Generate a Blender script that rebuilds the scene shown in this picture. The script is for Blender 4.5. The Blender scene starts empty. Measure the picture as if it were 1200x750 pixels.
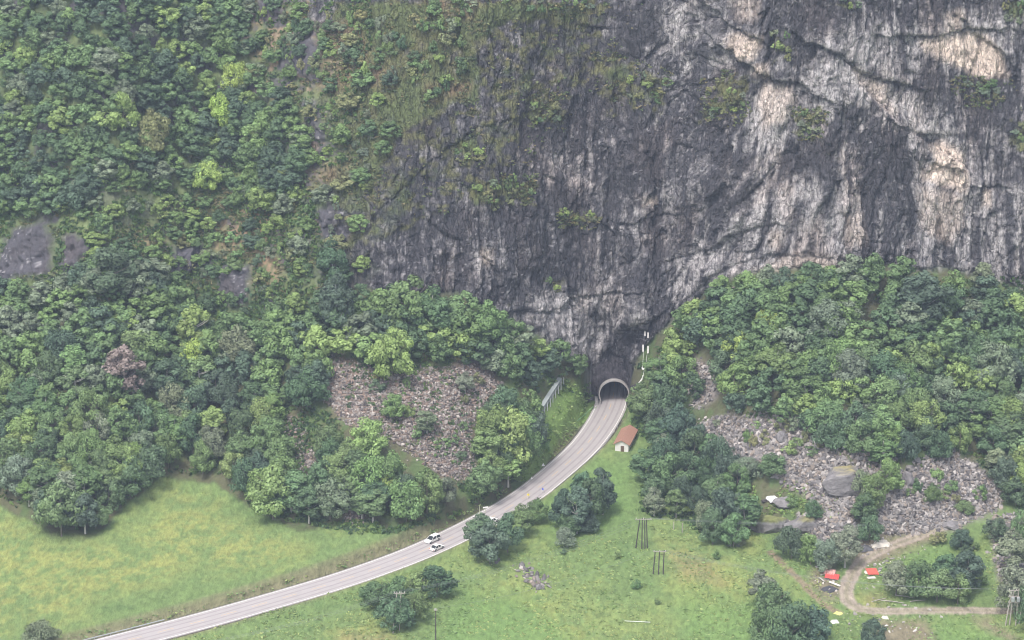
import bpy, bmesh, math, random
import numpy as np
from mathutils import Vector, Matrix, Euler

# ------------------------------------------------------------------ camera
F_PX = 4000.0                      # focal length in photo pixels (1200 px wide)
PITCH = math.radians(20.0)
CT, ST = math.cos(PITCH), math.sin(PITCH)
DIST = 1000.0
_dx = (718 - 600) / F_PX
_dy = (375 - 470) / F_PX
CAM = np.array([-DIST * _dx, -DIST * (CT + _dy * ST), -DIST * (-ST + _dy * CT)])
sc = bpy.context.scene
cam_d = bpy.data.cameras.new("camera")
cam_o = bpy.data.objects.new("camera", cam_d)
sc.collection.objects.link(cam_o)
cam_o.location = CAM.tolist()
cam_o.rotation_euler = (math.radians(90) - PITCH, 0, 0)
cam_d.sensor_width = 36.0
cam_d.lens = 36.0 * F_PX / 1200.0
cam_d.clip_start = 1.0
cam_d.clip_end = 6000.0
sc.camera = cam_o

# ------------------------------------------------------------------ light (overcast)
SUN_EL, SUN_AZ = math.radians(58), math.radians(205)     # azimuth clockwise from +y
w = bpy.data.worlds.new("World"); sc.world = w; w.use_nodes = True
nt = w.node_tree; nt.nodes.clear()
wo = nt.nodes.new("ShaderNodeOutputWorld"); bgn = nt.nodes.new("ShaderNodeBackground")
sky = nt.nodes.new("ShaderNodeTexSky"); sky.sky_type = 'NISHITA'; sky.sun_disc = False
sky.sun_elevation = SUN_EL; sky.sun_rotation = SUN_AZ
sky.air_density = 1.0; sky.dust_density = 4.0; sky.ozone_density = 1.0
hs = nt.nodes.new("ShaderNodeHueSaturation"); hs.inputs["Saturation"].default_value = 0.42
nt.links.new(sky.outputs[0], hs.inputs["Color"]); nt.links.new(hs.outputs[0], bgn.inputs[0])
bgn.inputs[1].default_value = 0.15
nt.links.new(bgn.outputs[0], wo.inputs[0])
sd = bpy.data.lights.new("sun", 'SUN'); so = bpy.data.objects.new("sun", sd)
sc.collection.objects.link(so)
sd.energy = 1.5; sd.angle = math.radians(14); sd.color = (1.0, 0.96, 0.9)
so.rotation_euler = Vector((math.sin(SUN_AZ) * math.cos(SUN_EL), math.cos(SUN_AZ) * math.cos(SUN_EL), math.sin(SUN_EL))).to_track_quat('Z', 'Y').to_euler()
sc.view_settings.view_transform = 'Standard'; sc.view_settings.look = 'None'
sc.view_settings.gamma = 1.0; sc.view_settings.exposure = 0.95
sc.render.engine = 'CYCLES'
sc.cycles.max_bounces = 5; sc.cycles.diffuse_bounces = 3; sc.cycles.glossy_bounces = 1
sc.cycles.transmission_bounces = 2; sc.cycles.transparent_max_bounces = 4; sc.cycles.volume_bounces = 0
sc.cycles.use_denoising = True; sc.cycles.filter_width = 1.0
sc.cycles.use_adaptive_sampling = True; sc.cycles.adaptive_threshold = 0.02
HAZE_DENSITY = 0.00014

rng = np.random.default_rng(11)
R_ = random.Random(5)
COL = sc.collection

# ------------------------------------------------------------------ maths helpers
def proj(P):
    d = P - CAM
    dep = d[..., 1] * CT - d[..., 2] * ST
    up = d[..., 1] * ST + d[..., 2] * CT
    return 600 + F_PX * d[..., 0] / dep, 375 - F_PX * up / dep, dep

def ray(u, v):
    u = np.asarray(u, float); v = np.asarray(v, float)
    a = (u - 600) / F_PX; b = (375 - v) / F_PX
    return np.stack([a, CT + b * ST, -ST + b * CT], -1)

def plane(u, v, z=0.0):
    d = ray(u, v); t = (z - CAM[2]) / d[..., 2]
    return CAM + d * t[..., None]

def _h(ix, iy, iz, s):
    M = np.uint32
    h = ix.astype(np.int64).astype(M) * M(374761393) + iy.astype(np.int64).astype(M) * M(668265263) + iz.astype(np.int64).astype(M) * M(2147483647) + M(s * 144665 + 77)
    h = (h ^ (h >> M(13))) * M(1274126177)
    h = (h ^ (h >> M(16))) * M(2246822519)
    h = h ^ (h >> M(15))
    return h.astype(np.float64) / 4294967295.0

def vnoise(x, y, z, s=0):
    x, y, z = np.broadcast_arrays(x, y, z)
    fx, fy, fz = np.floor(x), np.floor(y), np.floor(z)
    tx, ty, tz = x - fx, y - fy, z - fz
    tx = tx * tx * (3 - 2 * tx); ty = ty * ty * (3 - 2 * ty); tz = tz * tz * (3 - 2 * tz)
    r = 0
    for a in (0, 1):
        for b in (0, 1):
            for c in (0, 1):
                r = r + _h(fx + a, fy + b, fz + c, s) * (tx if a else 1 - tx) * (ty if b else 1 - ty) * (tz if c else 1 - tz)
    return r * 2 - 1

def fbm(x, y, z, o=4, s=0, g=0.5):
    r = 0; a = 1; t = 0
    for i in range(o):
        r = r + a * vnoise(x * 2 ** i, y * 2 ** i, z * 2 ** i, s + i * 7); t += a; a *= g
    return r / t

def facets(x, y, s=0):
    """cell pattern: a random number, a tilted plane value and the edge distance of the nearest cell"""
    cx, cy = np.floor(x), np.floor(y)
    b1 = np.full(x.shape, 9.0); b2 = b1.copy(); val = np.zeros(x.shape); pl = np.zeros(x.shape)
    for i in (-1, 0, 1):
        for j in (-1, 0, 1):
            gx, gy = cx + i, cy + j; o = np.zeros_like(gx)
            px = gx + _h(gx, gy, o, s); py = gy + _h(gx, gy, o, s + 1)
            ddx, ddy = x - px, y - py; d = np.sqrt(ddx ** 2 + ddy ** 2)
            n = d < b1
            b2 = np.where(n, b1, np.minimum(b2, d)); b1 = np.where(n, d, b1)
            val = np.where(n, _h(gx, gy, o, s + 2), val)
            pl = np.where(n, ddx * (_h(gx, gy, o, s + 3) * 2 - 1) + ddy * (_h(gx, gy, o, s + 4) * 2 - 1), pl)
    return val, pl, b2 - b1

def sstep(a, b, x):
    t = np.clip((x - a) / (b - a), 0, 1); return t * t * (3 - 2 * t)

def inpoly(u, v, poly):
    r = np.zeros(u.shape, bool); n = len(poly)
    for i in range(n):
        x1, y1 = poly[i]; x2, y2 = poly[(i + 1) % n]
        c = (y1 > v) != (y2 > v)
        with np.errstate(divide='ignore', invalid='ignore'):
            xi = (x2 - x1) * (v - y1) / ((y2 - y1) if y2 != y1 else 1e-9) + x1
        r ^= c & (u < xi)
    return r

def dline(u, v, pts, closed=False):
    """distance to a polyline and which side (positive above/right)"""
    best = np.full(u.shape, 1e9); side = np.zeros(u.shape)
    q = list(pts) + ([pts[0]] if closed else [])
    for (x1, y1), (x2, y2) in zip(q[:-1], q[1:]):
        dx, dy = x2 - x1, y2 - y1; L = dx * dx + dy * dy + 1e-9
        t = np.clip(((u - x1) * dx + (v - y1) * dy) / L, 0, 1)
        ex, ey = u - x1 - t * dx, v - y1 - t * dy
        d = np.sqrt(ex * ex + ey * ey); n = d < best
        best = np.where(n, d, best); side = np.where(n, np.sign(dx * ey - dy * ex), side)
    return best, side

def blur(a, r, ax):
    k = np.ones(2 * r + 1) / (2 * r + 1)
    pad = [(0, 0), (0, 0)]; pad[ax] = (r, r)
    b = np.pad(a, pad, mode='edge'); c = np.cumsum(b, axis=ax)
    c = np.concatenate([np.zeros_like(np.take(c, [0], ax)), c], ax)
    n = a.shape[ax]
    return (np.take(c, range(2 * r + 1, n + 2 * r + 1), ax) - np.take(c, range(0, n), ax)) / (2 * r + 1)

# ------------------------------------------------------------------ mesh helpers
def mk(name, V, Fc, mat=None, parent=None, smooth=False, attr=None, fattr=None):
    """mesh object from numpy arrays; Fc is (n,3) or (n,4) or a list of such"""
    me = bpy.data.meshes.new(name)
    V = np.asarray(V, np.float32)
    Fl = Fc if isinstance(Fc, list) else [Fc]
    Fl = [np.asarray(f, np.int32) for f in Fl if len(f)]
    nf = sum(len(f) for f in Fl); nl = sum(f.size for f in Fl)
    me.vertices.add(len(V)); me.vertices.foreach_set("co", V.ravel())
    me.loops.add(nl); me.polygons.add(nf)
    me.loops.foreach_set("vertex_index", np.concatenate([f.ravel() for f in Fl]))
    tot = np.concatenate([np.full(len(f), f.shape[1], np.int32) for f in Fl])
    st = np.concatenate([[0], np.cumsum(tot)[:-1]]).astype(np.int32)
    me.polygons.foreach_set("loop_start", st)
    me.polygons.foreach_set("use_smooth", np.full(nf, bool(smooth)))
    me.update(calc_edges=True); me.validate()
    for k, a in (attr or {}).items():
        t = me.attributes.new(k, 'FLOAT_COLOR' if a.ndim == 2 else 'FLOAT', 'POINT')
        if a.ndim == 2:
            c = np.ones((len(a), 4), np.float32); c[:, :3] = a; t.data.foreach_set("color", c.ravel())
        else:
            t.data.foreach_set("value", a.astype(np.float32))
    for k, a in (fattr or {}).items():
        t = me.attributes.new(k, 'FLOAT', 'FACE'); t.data.foreach_set("value", a.astype(np.float32))
    if mat: me.materials.append(mat)
    o = bpy.data.objects.new(name, me); COL.objects.link(o)
    if parent: o.parent = parent
    return o

def tag(o, label=None, cat=None, group=None, kind=None):
    if label: o["label"] = label
    if cat: o["category"] = cat
    if group: o["group"] = group
    if kind: o["kind"] = kind
    return o

def empty(name, loc, rz=0.0, **k):
    o = bpy.data.objects.new(name, None); COL.objects.link(o)
    o.location = loc; o.rotation_euler = (0, 0, rz); o.empty_display_size = 0.3
    return tag(o, **k)

def copy_tree(o, parent=None):
    c = o.copy(); COL.objects.link(c); c.parent = parent
    for ch in [x for x in KIDS.get(o.name, [])]:
        copy_tree(ch, c)
    return c
KIDS = {}
def reg(root, *ch):
    KIDS.setdefault(root.name, []).extend(ch)

class MB:
    """collects quads/tris of simple solids into one mesh"""
    def __init__(s): s.v = []; s.f = []
    def add(s, V, Fc):
        n = len(s.v); s.v += [tuple(p) for p in V]; s.f += [tuple(i + n for i in f) for f in Fc]; return s
    def box(s, c, d, rz=0.0, M=None, taper=1.0):
        x, y, z = [k / 2 for k in d]; V = []
        for dz in (-1, 1):
            t = taper if dz > 0 else 1
            for a, b in ((-1, -1), (1, -1), (1, 1), (-1, 1)):
                p = Vector((a * x * t, b * y * t, dz * z)); p.rotate(Euler((0, 0, rz)))
                if M: p = M @ p
                V.append(p + Vector(c))
        return s.add(V, [(3, 2, 1, 0), (4, 5, 6, 7), (0, 1, 5, 4), (1, 2, 6, 5), (2, 3, 7, 6), (3, 0, 4, 7)])
    def tube(s, pts, r, n=6):
        pts = [Vector(p) for p in pts]; rs = r if isinstance(r, (list, tuple)) else [r] * len(pts)
        V = []; ref = Vector((0.3, 0.9, 0.31))
        for i, p in enumerate(pts):
            t = (pts[min(i + 1, len(pts) - 1)] - pts[max(i - 1, 0)]).normalized()
            a = t.cross(ref)
            if a.length < .05: a = t.cross(Vector((1, 0, 0)))
            a.normalize(); b = t.cross(a)
            for k in range(n):
                g = 2 * math.pi * k / n; V.append(p + (a * math.cos(g) + b * math.sin(g)) * rs[i])
        Fc = []
        for i in range(len(pts) - 1):
            for k in range(n):
                k2 = (k + 1) % n; Fc.append((i * n + k, i * n + k2, (i + 1) * n + k2, (i + 1) * n + k))
        Fc.append(tuple(range(n))[::-1]); Fc.append(tuple((len(pts) - 1) * n + k for k in range(n)))
        return s.add(V, Fc)
    def build(s, name, mat, parent=None, smooth=False, bevel=0):
        me = bpy.data.meshes.new(name); me.from_pydata([tuple(p) for p in s.v], [], s.f); me.update()
        if smooth:
            for p in me.polygons: p.use_smooth = True
        me.materials.append(mat)
        o = bpy.data.objects.new(name, me); COL.objects.link(o)
        if parent: o.parent = parent; reg(parent, o)
        if bevel:
            b = o.modifiers.new("bevel", 'BEVEL'); b.width = bevel; b.segments = 2; b.limit_method = 'ANGLE'
        return o

# ------------------------------------------------------------------ materials
def new_mat(name):
    m = bpy.data.materials.new(name); m.use_nodes = True
    t = m.node_tree; b = t.nodes["Principled BSDF"]
    b.inputs["Specular IOR Level"].default_value = 0.25
    return m, t, b

def simple_mat(name, col, rough=0.7, var=0.15, scale=2.0, metal=0.0, bump=0.0):
    m, t, b = new_mat(name)
    tc = t.nodes.new("ShaderNodeTexCoord"); n = t.nodes.new("ShaderNodeTexNoise"); n.inputs["Scale"].default_value = scale
    n.inputs["Detail"].default_value = 4
    mr = t.nodes.new("ShaderNodeMapRange"); mr.inputs[3].default_value = 1 - var; mr.inputs[4].default_value = 1 + var
    mx = t.nodes.new("ShaderNodeVectorMath"); mx.operation = 'SCALE'; mx.inputs[0].default_value = col[:3]
    t.links.new(tc.outputs["Object"], n.inputs["Vector"]); t.links.new(n.outputs[0], mr.inputs[0])
    t.links.new(mr.outputs[0], mx.inputs["Scale"]); t.links.new(mx.outputs[0], b.inputs["Base Color"])
    b.inputs["Roughness"].default_value = rough; b.inputs["Metallic"].default_value = metal
    if bump:
        bp = t.nodes.new("ShaderNodeBump"); bp.inputs["Strength"].default_value = bump; bp.inputs["Distance"].default_value = .05
        t.links.new(n.outputs[0], bp.inputs["Height"]); t.links.new(bp.outputs[0], b.inputs["Normal"])
    return m

def ground_mat(name, scale, stretch, var, bump, dist, rough=0.9):
    """albedo from the mesh's own colour attribute, broken up by fine noise"""
    m, t, b = new_mat(name)
    at_ = t.nodes.new("ShaderNodeAttribute"); at_.attribute_name = "tint"
    tc = t.nodes.new("ShaderNodeTexCoord"); mp = t.nodes.new("ShaderNodeMapping"); mp.inputs["Scale"].default_value = stretch
    n = t.nodes.new("ShaderNodeTexNoise"); n.inputs["Scale"].default_value = scale; n.inputs["Detail"].default_value = 5
    n.inputs["Roughness"].default_value = 0.7
    t.links.new(tc.outputs["Object"], mp.inputs[0]); t.links.new(mp.outputs[0], n.inputs["Vector"])
    mr = t.nodes.new("ShaderNodeMapRange"); mr.inputs[1].default_value = 0.25; mr.inputs[2].default_value = 0.75
    mr.inputs[3].default_value = 1 - var; mr.inputs[4].default_value = 1 + var
    mx = t.nodes.new("ShaderNodeVectorMath"); mx.operation = 'SCALE'
    t.links.new(at_.outputs["Color"], mx.inputs[0]); t.links.new(n.outputs[0], mr.inputs[0]); t.links.new(mr.outputs[0], mx.inputs["Scale"])
    t.links.new(mx.outputs[0], b.inputs["Base Color"])
    b.inputs["Roughness"].default_value = rough
    bp = t.nodes.new("ShaderNodeBump"); bp.inputs["Strength"].default_value = bump; bp.inputs["Distance"].default_value = dist
    t.links.new(n.outputs[0], bp.inputs["Height"]); t.links.new(bp.outputs[0], b.inputs["Normal"])
    return m

M_GRASS = ground_mat("meadow_grass", 0.8, (1, .45, 1), .42, 1.0, .8)
M_HILL = ground_mat("hillside_soil", 0.8, (1, 1, 1), .3, .8, .5)
M_ROCK, _t, _b = new_mat("cliff_rock")
def _n(kind, **k):
    n = _t.nodes.new(kind)
    for a_, v_ in k.items(): n.inputs[a_].default_value = v_
    return n
_at = _n("ShaderNodeAttribute"); _at.attribute_name = "tint"; _tc0 = _n("ShaderNodeTexCoord")
def _map(sc_):
    m_ = _n("ShaderNodeMapping"); m_.inputs["Scale"].default_value = sc_; _t.links.new(_tc0.outputs["Object"], m_.inputs[0]); return m_
def _rng(src, a_, b_, c_, d_):
    r_ = _n("ShaderNodeMapRange"); 
    for i_, q_ in zip((1, 2, 3, 4), (a_, b_, c_, d_)): r_.inputs[i_].default_value = q_
    _t.links.new(src, r_.inputs[0]); return r_.outputs[0]
def _mul(x_, y_, op='MULTIPLY'):
    m_ = _n("ShaderNodeMath"); m_.operation = op; _t.links.new(x_, m_.inputs[0]); _t.links.new(y_, m_.inputs[1]); return m_.outputs[0]
_n1 = _n("ShaderNodeTexNoise", Scale=1.0, Detail=7, Roughness=.75, Distortion=.6); _t.links.new(_map((1.5, 1, .16)).outputs[0], _n1.inputs["Vector"])
_n2 = _n("ShaderNodeTexNoise", Scale=1.3, Detail=6, Roughness=.8, Distortion=.3); _t.links.new(_map((1, 1, .8)).outputs[0], _n2.inputs["Vector"])
_v1 = _n("ShaderNodeTexVoronoi", Scale=.55); _v1.feature = 'DISTANCE_TO_EDGE'
_mpv = _map((1.3, 1, .42)); _dn = _n("ShaderNodeTexNoise", Scale=.5, Detail=3); _t.links.new(_tc0.outputs["Object"], _dn.inputs["Vector"])
_add = _n("ShaderNodeVectorMath"); _add.operation = 'MULTIPLY_ADD'; _add.inputs[1].default_value = (2.2, 2.2, 2.2); _t.links.new(_dn.outputs["Color"], _add.inputs[0]); _t.links.new(_mpv.outputs[0], _add.inputs[2])
_t.links.new(_add.outputs[0], _v1.inputs["Vector"])
_f = _mul(_rng(_n1.outputs[0], .3, .7, .62, 1.4), _rng(_n2.outputs[0], .32, .7, .5, 1.55))
_ck = _rng(_v1.outputs[0], 0, .05, .6, 1.0)
_f = _mul(_f, _ck)
_sc = _n("ShaderNodeVectorMath"); _sc.operation = 'SCALE'; _t.links.new(_at.outputs["Color"], _sc.inputs[0]); _t.links.new(_f, _sc.inputs["Scale"]); _t.links.new(_sc.outputs[0], _b.inputs["Base Color"])
_b.inputs["Roughness"].default_value = .7
_hh = _mul(_mul(_n1.outputs[0], _n2.outputs[0], 'ADD'), _rng(_v1.outputs[0], 0, .1, 0, .6), 'ADD')
_bp = _n("ShaderNodeBump", Strength=1.0, Distance=.75); _t.links.new(_hh, _bp.inputs["Height"]); _t.links.new(_bp.outputs[0], _b.inputs["Normal"])
M_STONE = ground_mat("loose_stone", 1.5, (1, 1, 1), .15, .3, .2, .85)

# ------------------------------------------------------------------ terrain: slope angle field
FOOT = [(-400, 560), (0, 592), (60, 628), (110, 630), (150, 592), (190, 562), (250, 566), (300, 600), (350, 624), (430, 612), (470, 628), (520, 606), (560, 590), (600, 566), (640, 528), (664, 497), (690, 476), (702, 466), (735, 466), (745, 492), (775, 515), (810, 540), (850, 575), (890, 612), (960, 630), (1000, 642), (1060, 622), (1120, 602), (1180, 580), (1600, 560)]
BASE = [(-400, 375), (200, 372), (330, 366), (380, 345), (430, 343), (480, 346), (540, 352), (590, 372), (630, 396), (660, 425), (690, 446), (702, 462), (735, 462), (745, 442), (765, 402), (800, 365), (850, 335), (900, 318), (1000, 314), (1100, 320), (1160, 332), (1200, 342), (1600, 350)]
_fx, _fy = zip(*FOOT); _bx, _by = zip(*BASE)
gu = np.arange(-400, 1601, 3.0); gv = np.arange(-400, 1001, 3.0)
GU, GV = np.meshgrid(gu, gv, indexing='ij')
foot = np.interp(gu, _fx, _fy)[:, None]; base = np.interp(gu, _bx, _by)[:, None]
_fs = foot.copy()
for _ in range(3): _fs = blur(_fs, 14, 0)
foot = foot + (_fs - foot) * np.clip((600 - gu) / 60, 0, 1)[:, None]      # the ground folds more gently than the wood's edge
cl_ang = np.interp(gu, [-400, 300, 350, 400, 450, 560, 700, 1600], [46, 47, 50, 60, 69, 73, 76, 76])[:, None]
# the upper middle left is a broken, greener slope
up_soft = np.clip(1 - np.abs(gu[:, None] - 430) / 150, 0, 1) * np.clip((260 - GV) / 150, 0, 1)
cl_ang = cl_ang - 10 * up_soft
ANG = np.where(GV > foot, 1.0, np.where(GV > base, 29.0, cl_ang))
# top of the middle cliff lies back
ANG = np.where((GV < 10) & (GU > 520) & (GU < 700), 50, ANG)
# overhang band and ledges on the right cliff
for _ in range(1):
    ANG = blur(blur(ANG, 2, 0), 1, 1)

def ang_at(u, v):
    i = np.clip(np.rint((u + 400) / 3).astype(int), 0, len(gu) - 1); j = np.clip(np.rint((v + 400) / 3).astype(int), 0, len(gv) - 1)
    return np.radians(ANG[i, j])

dense = np.arange(-206, 148, 0.36)
def grow(a, n, f, lim):
    o = []; s = .5; p = a
    while abs(p) < lim:
        p += s * n; s *= f; o.append(p)
    return o
XS = np.array(sorted(grow(-206, -1, 1.13, 1500)[::-1] + list(dense) + grow(148, 1, 1.13, 1500)))
NX = len(XS)
rows = []
y = np.full(NX, -262.0); z = np.zeros(NX)
for yy in (-1500., -1100., -800., -600., -450., -360., -300., -275.):
    rows.append(np.stack([XS, np.full(NX, yy), z], -1))
rows.append(np.stack([XS, y, z], -1))
NSTART = len(rows) - 1
dv = 1.5
Y0 = np.full(NX, -262.)
uu = None
outer = np.clip((np.abs(XS + 29.5) - 180) / 60, 0, 1)
k = 0
while True:
    P = np.stack([XS, y, z], -1)
    u, v, dep = proj(P)
    uc = np.clip(u, -60, 1260)
    # columns far outside follow the edge column's own depth, not their own projection
    if k == 0:
        pass
    a = ang_at(uc, v)
    step = dv
    if v[NX // 2] < -36: step = dv * 1.13 ** min(k2, 34); k2 += 1
    else: k2 = 0
    ds = step / (F_PX / dep * np.sin(a + PITCH))
    y = y + ds * np.cos(a); z = z + ds * np.sin(a)
    rows.append(np.stack([XS, y, z], -1)); k += 1
    if k2 > 36 or k > 1500: break
T = np.array(rows)                       # (rows, cols, 3)
NR = len(T)
for c in (1, 2):
    T[NSTART:, :, c] = blur(blur(T[NSTART:, :, c], 4, 1), 3, 1)
TU, TV, TD = proj(T)
TU = np.where(TD > 10, TU, 600); TV = np.where(TD > 10, TV, 3000)
X, Y, Z = T[..., 0], T[..., 1], T[..., 2]
G0 = np.gradient(T, axis=0); G1 = np.gradient(T, axis=1)
NRM = np.cross(G1, G0); NRM /= np.linalg.norm(NRM, axis=-1, keepdims=True) + 1e-9
slope = np.degrees(np.arccos(np.clip(NRM[..., 2], -1, 1)))

# edge-wobbled picture-plan coordinates (zones are drawn on a plan seen from the camera side, then fixed to the ground)
WU = TU + 7 * fbm(X / 9, Y / 9, Z / 9, 3, 3) + 2.5 * fbm(X / 1.6, Y / 1.6, Z / 1.6, 2, 4)
WV = TV + 6 * fbm(X / 9, Y / 9, Z / 9, 3, 5) + 2.5 * fbm(X / 1.6, Y / 1.6, Z / 1.6, 2, 6)
inner = (TU > -150) & (TU < 1350) & (TV > -150) & (TV < 900)

def zone(*polys, soft=0):
    m = np.zeros(TU.shape)
    uu_, vv_ = WU[inner], WV[inner]
    r = np.zeros(uu_.shape)
    for p in polys:
        ins = inpoly(uu_, vv_, p)
        if soft:
            d, _ = dline(uu_, vv_, p, True)
            r = np.maximum(r, np.where(ins, 0.5 + 0.5 * np.clip(d / soft, 0, 1), 0.5 - 0.5 * np.clip(d / soft, 0, 1)))
        else: r = np.maximum(r, ins)
    m[inner] = r
    return m

footl = np.interp(TU, _fx, _fy); basel = np.interp(TU, _bx, _by)
wcliff = sstep(2, -10, WV - basel)                   # 1 on and above the cliff base
wflat = sstep(-6, 3, WV - footl)                      # 1 on the valley floor
wtalus = (1 - wcliff) * (1 - wflat)
_ln = 46 * fbm(X / 14, Y / 14, Z / 10, 4, 140) + 26 * fbm(X / 2.8, Y / 3, Z / 1.8, 3, 141)
leftness = sstep(430, 360, WU + (150 - WV) * .12 * (WV < 260) + _ln)      # wooded steep slope
bare = wcliff * (1 - leftness)

# ------------------------------------------------------------------ road line
RD = [(-60, 800), (20, 783), (120, 758), (250, 724.5), (400, 681), (485, 651), (510, 639.5), (545, 623), (563, 613), (590, 599.5), (624, 578), (643, 561.5), (660, 547), (682, 529), (700, 505.5), (712, 486), (718, 472), (719.5, 468)]
rp = plane(*zip(*RD))[:, :2]
rp = np.vstack([rp, rp[-1] + (0.5, 12), rp[-1] + (1.5, 30), rp[-1] + (3, 60)])
def resample(p, step, smooth=0):
    seg = np.r_[0, np.cumsum(np.linalg.norm(np.diff(p, axis=0), axis=1))]
    s = np.arange(0, seg[-1], step)
    q = np.stack([np.interp(s, seg, p[:, i]) for i in range(p.shape[1])], -1)
    for _ in range(smooth):
        q[1:-1] = (q[:-2] + q[1:-1] * 2 + q[2:]) / 4
    return q
ROAD = resample(rp, 1.5, 60)
RW = 4.75
flatm = (TV > 430) & (TV < 1000) & inner
drd = np.full(TU.shape, 99.0); srd = np.zeros(TU.shape)
d_, s_ = dline(X[flatm], Y[flatm], [tuple(p) for p in ROAD[::3]] + [tuple(ROAD[-1])])
drd[flatm] = d_; srd[flatm] = s_                      # side: -1 on the near (right) side

GT = [(1215, 572), (1176, 590), (1150, 604), (1120, 618), (1095, 629), (1060, 640), (1035, 648), (1012, 660), (1000, 674), (992, 692), (989, 706), (996, 715), (1012, 720), (1070, 718), (1130, 717), (1185, 716), (1260, 714)]
FP = [(903, 652), (920, 668), (940, 688), (962, 712), (985, 722)]

# the rock stands back behind the tunnel mouth
_sh = 9.0 * np.exp(-((X - 1.2) / 11) ** 6) * sstep(-17, -9, Y) * sstep(34, 13, Z)
T[..., 1] += _sh; Y = T[..., 1]
# height changes on the valley floor
calm = sstep(5, 12, drd)
lump = 0.7 * fbm(X / 34, Y / 34, 0 * X, 3, 21) + 0.12 * fbm(X / 2.2, Y / 3, 0 * X, 2, 22)
Z2 = Z + wflat * calm * lump * (TV < 1200)
drop = np.where(srd < 0, 1, 0) * sstep(4.6, 13, drd) * 2.0
low = sstep(0.5, 6, Z)
right_low = sstep(640, 760, TU) * sstep(455, 520, TV)
Z2 = Z2 - np.maximum(drop * (TU < 760), 2.0 * right_low) * (1 - low) * (drd > 4.6) * (TV < 1100)
bed = sstep(RW + 3.2, RW + .9, drd) * (TV > 440) * (Y < 1.5)
Z2 = Z2 * (1 - bed) - .12 * bed
Z2 = np.where((np.abs(X - .4) < 6.3) & (Y > -14) & (Z < 14) & (TV > 425) & (drd < 6), np.minimum(Z2, np.where(Y < 1, -.12, Z2)), Z2)
T[..., 2] = Z2

# ------------------------------------------------------------------ cliff relief
cm = inner & (wcliff + wtalus > 0.01)
x_, y_, z_, u_, v_ = X[cm], Y[cm], Z[cm], WU[cm], WV[cm]
b_, wc = bare[cm], wcliff[cm]
warp = 1.6 * fbm(x_ / 7, y_ / 7, z_ / 7, 3, 31)
warp2 = 1.6 * fbm(x_ / 7 + 9, y_ / 7, z_ / 7, 3, 32)
lean = (z_ - 30) * np.interp(TU[cm], [380, 700, 850, 1000, 1200], [.10, -.03, -.35, -.12, .08])
xs = x_ + lean + warp
big = 3.2 * fbm(x_ / 26, z_ / 34, y_ / 40, 3, 33)
rib = 1 - np.abs(vnoise(xs / 4.6, z_ / 26, y_ / 30, 34)); rib = rib ** 1.5
rib2 = 1 - np.abs(vnoise(xs / 1.7, z_ / 10, y_ / 9, 35)); rib2 = rib2 ** 2
f1, p1, e1 = facets(xs / 5.5, (z_ + warp2) / 19, 36)
f2, p2, e2 = facets(xs / 2.0, (z_ + warp2) / 7.5, 41)
f3, p3, e3 = facets(xs / .9, (z_ + warp2) / 2.6, 46)
fine = fbm(xs / .8, z_ / 2.2, y_ / 1.5, 3, 51)
rel = big + 1.3 * rib + .75 * rib2 + 1.7 * (f1 - .5) + 1.5 * p1 + 1.1 * (f2 - .5) + 1.0 * p2 + .5 * (f3 - .5) + .5 * p3 + .35 * fine
rel = rel - .5 * np.clip(1 - e1 / .04, 0, 1) - .3 * np.clip(1 - e2 / .07, 0, 1)
# ledge steps: rock above a line stands proud or lies back
CRACKS = [  # points, step (m, + the upper side juts out), fade px, groove m
    ([(843, 12), (858, 24), (872, 36), (885, 42)], 1.6, 26, .6),
    ([(862, 60), (880, 75), (890, 85), (905, 91), (935, 96), (950, 104)], 2.6, 30, .8),
    ([(935, 98), (934, 112), (925, 140), (914, 160), (910, 190), (880, 225)], -1.2, 20, .8),
    ([(958, 50), (985, 65), (1000, 78), (1025, 92), (1055, 98)], 2.0, 30, .8),
    ([(992, 74), (1010, 100), (1030, 125), (1060, 150), (1090, 168), (1130, 195)], -1.8, 26, .7),
    ([(1050, 145), (1068, 155), (1092, 156)], 1.8, 18, .6),
    ([(1040, 40), (1080, 42), (1105, 39), (1130, 33), (1165, 33)], 1.6, 18, .6),
    ([(1052, 15), (1052, 70), (1054, 83), (1066, 84)], .8, 10, 1.0),
    ([(1152, 45), (1175, 60), (1180, 66)], 1.8, 14, .5),
    ([(1095, 190), (1115, 196), (1117, 212)], 1.6, 16, .8),
    ([(1118, 205), (1125, 230), (1135, 250)], -1.2, 14, .6),
    ([(1145, 216), (1172, 217)], 1.2, 12, .5),
    ([(800, 300), (840, 290), (870, 272), (895, 262), (915, 262)], .7, 16, .5),
    ([(812, 345), (860, 310), (905, 296), (960, 300), (1010, 306)], .7, 16, .3),
    ([(640, 375), (665, 350), (700, 345), (740, 342)], 1.0, 20, .5),
    ([(700, 440), (720, 410), (745, 385), (765, 372)], 1.4, 16, .7),
    ([(716, 425), (735, 432), (755, 438)], 1.4, 12, .4),
    ([(560, 372), (600, 366), (640, 366)], .9, 18, .5),
    ([(440, 250), (500, 190), (560, 150), (600, 140)], .8, 24, .3),
    ([(765, 180), (768, 250), (770, 330)], .5, 10, 1.5),
    ([(715, 180), (714, 260), (708, 310)], .3, 10, 1.2),
    ([(990, 250), (992, 310)], .5, 9, 1.3), ([(1012, 230), (1013, 312)], .5, 9, 1.5),
    ([(1100, 262), (1112, 300), (1118, 330)], .5, 9, 1.4), ([(1140, 250), (1140, 300)], .4, 9, 1.1),
    ([(900, 250), (890, 290)], .5, 10, 1.3), ([(935, 245), (915, 300)], .5, 10, 1.2), ([(690, 120), (688, 200)], .3, 8, .9)]
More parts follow.
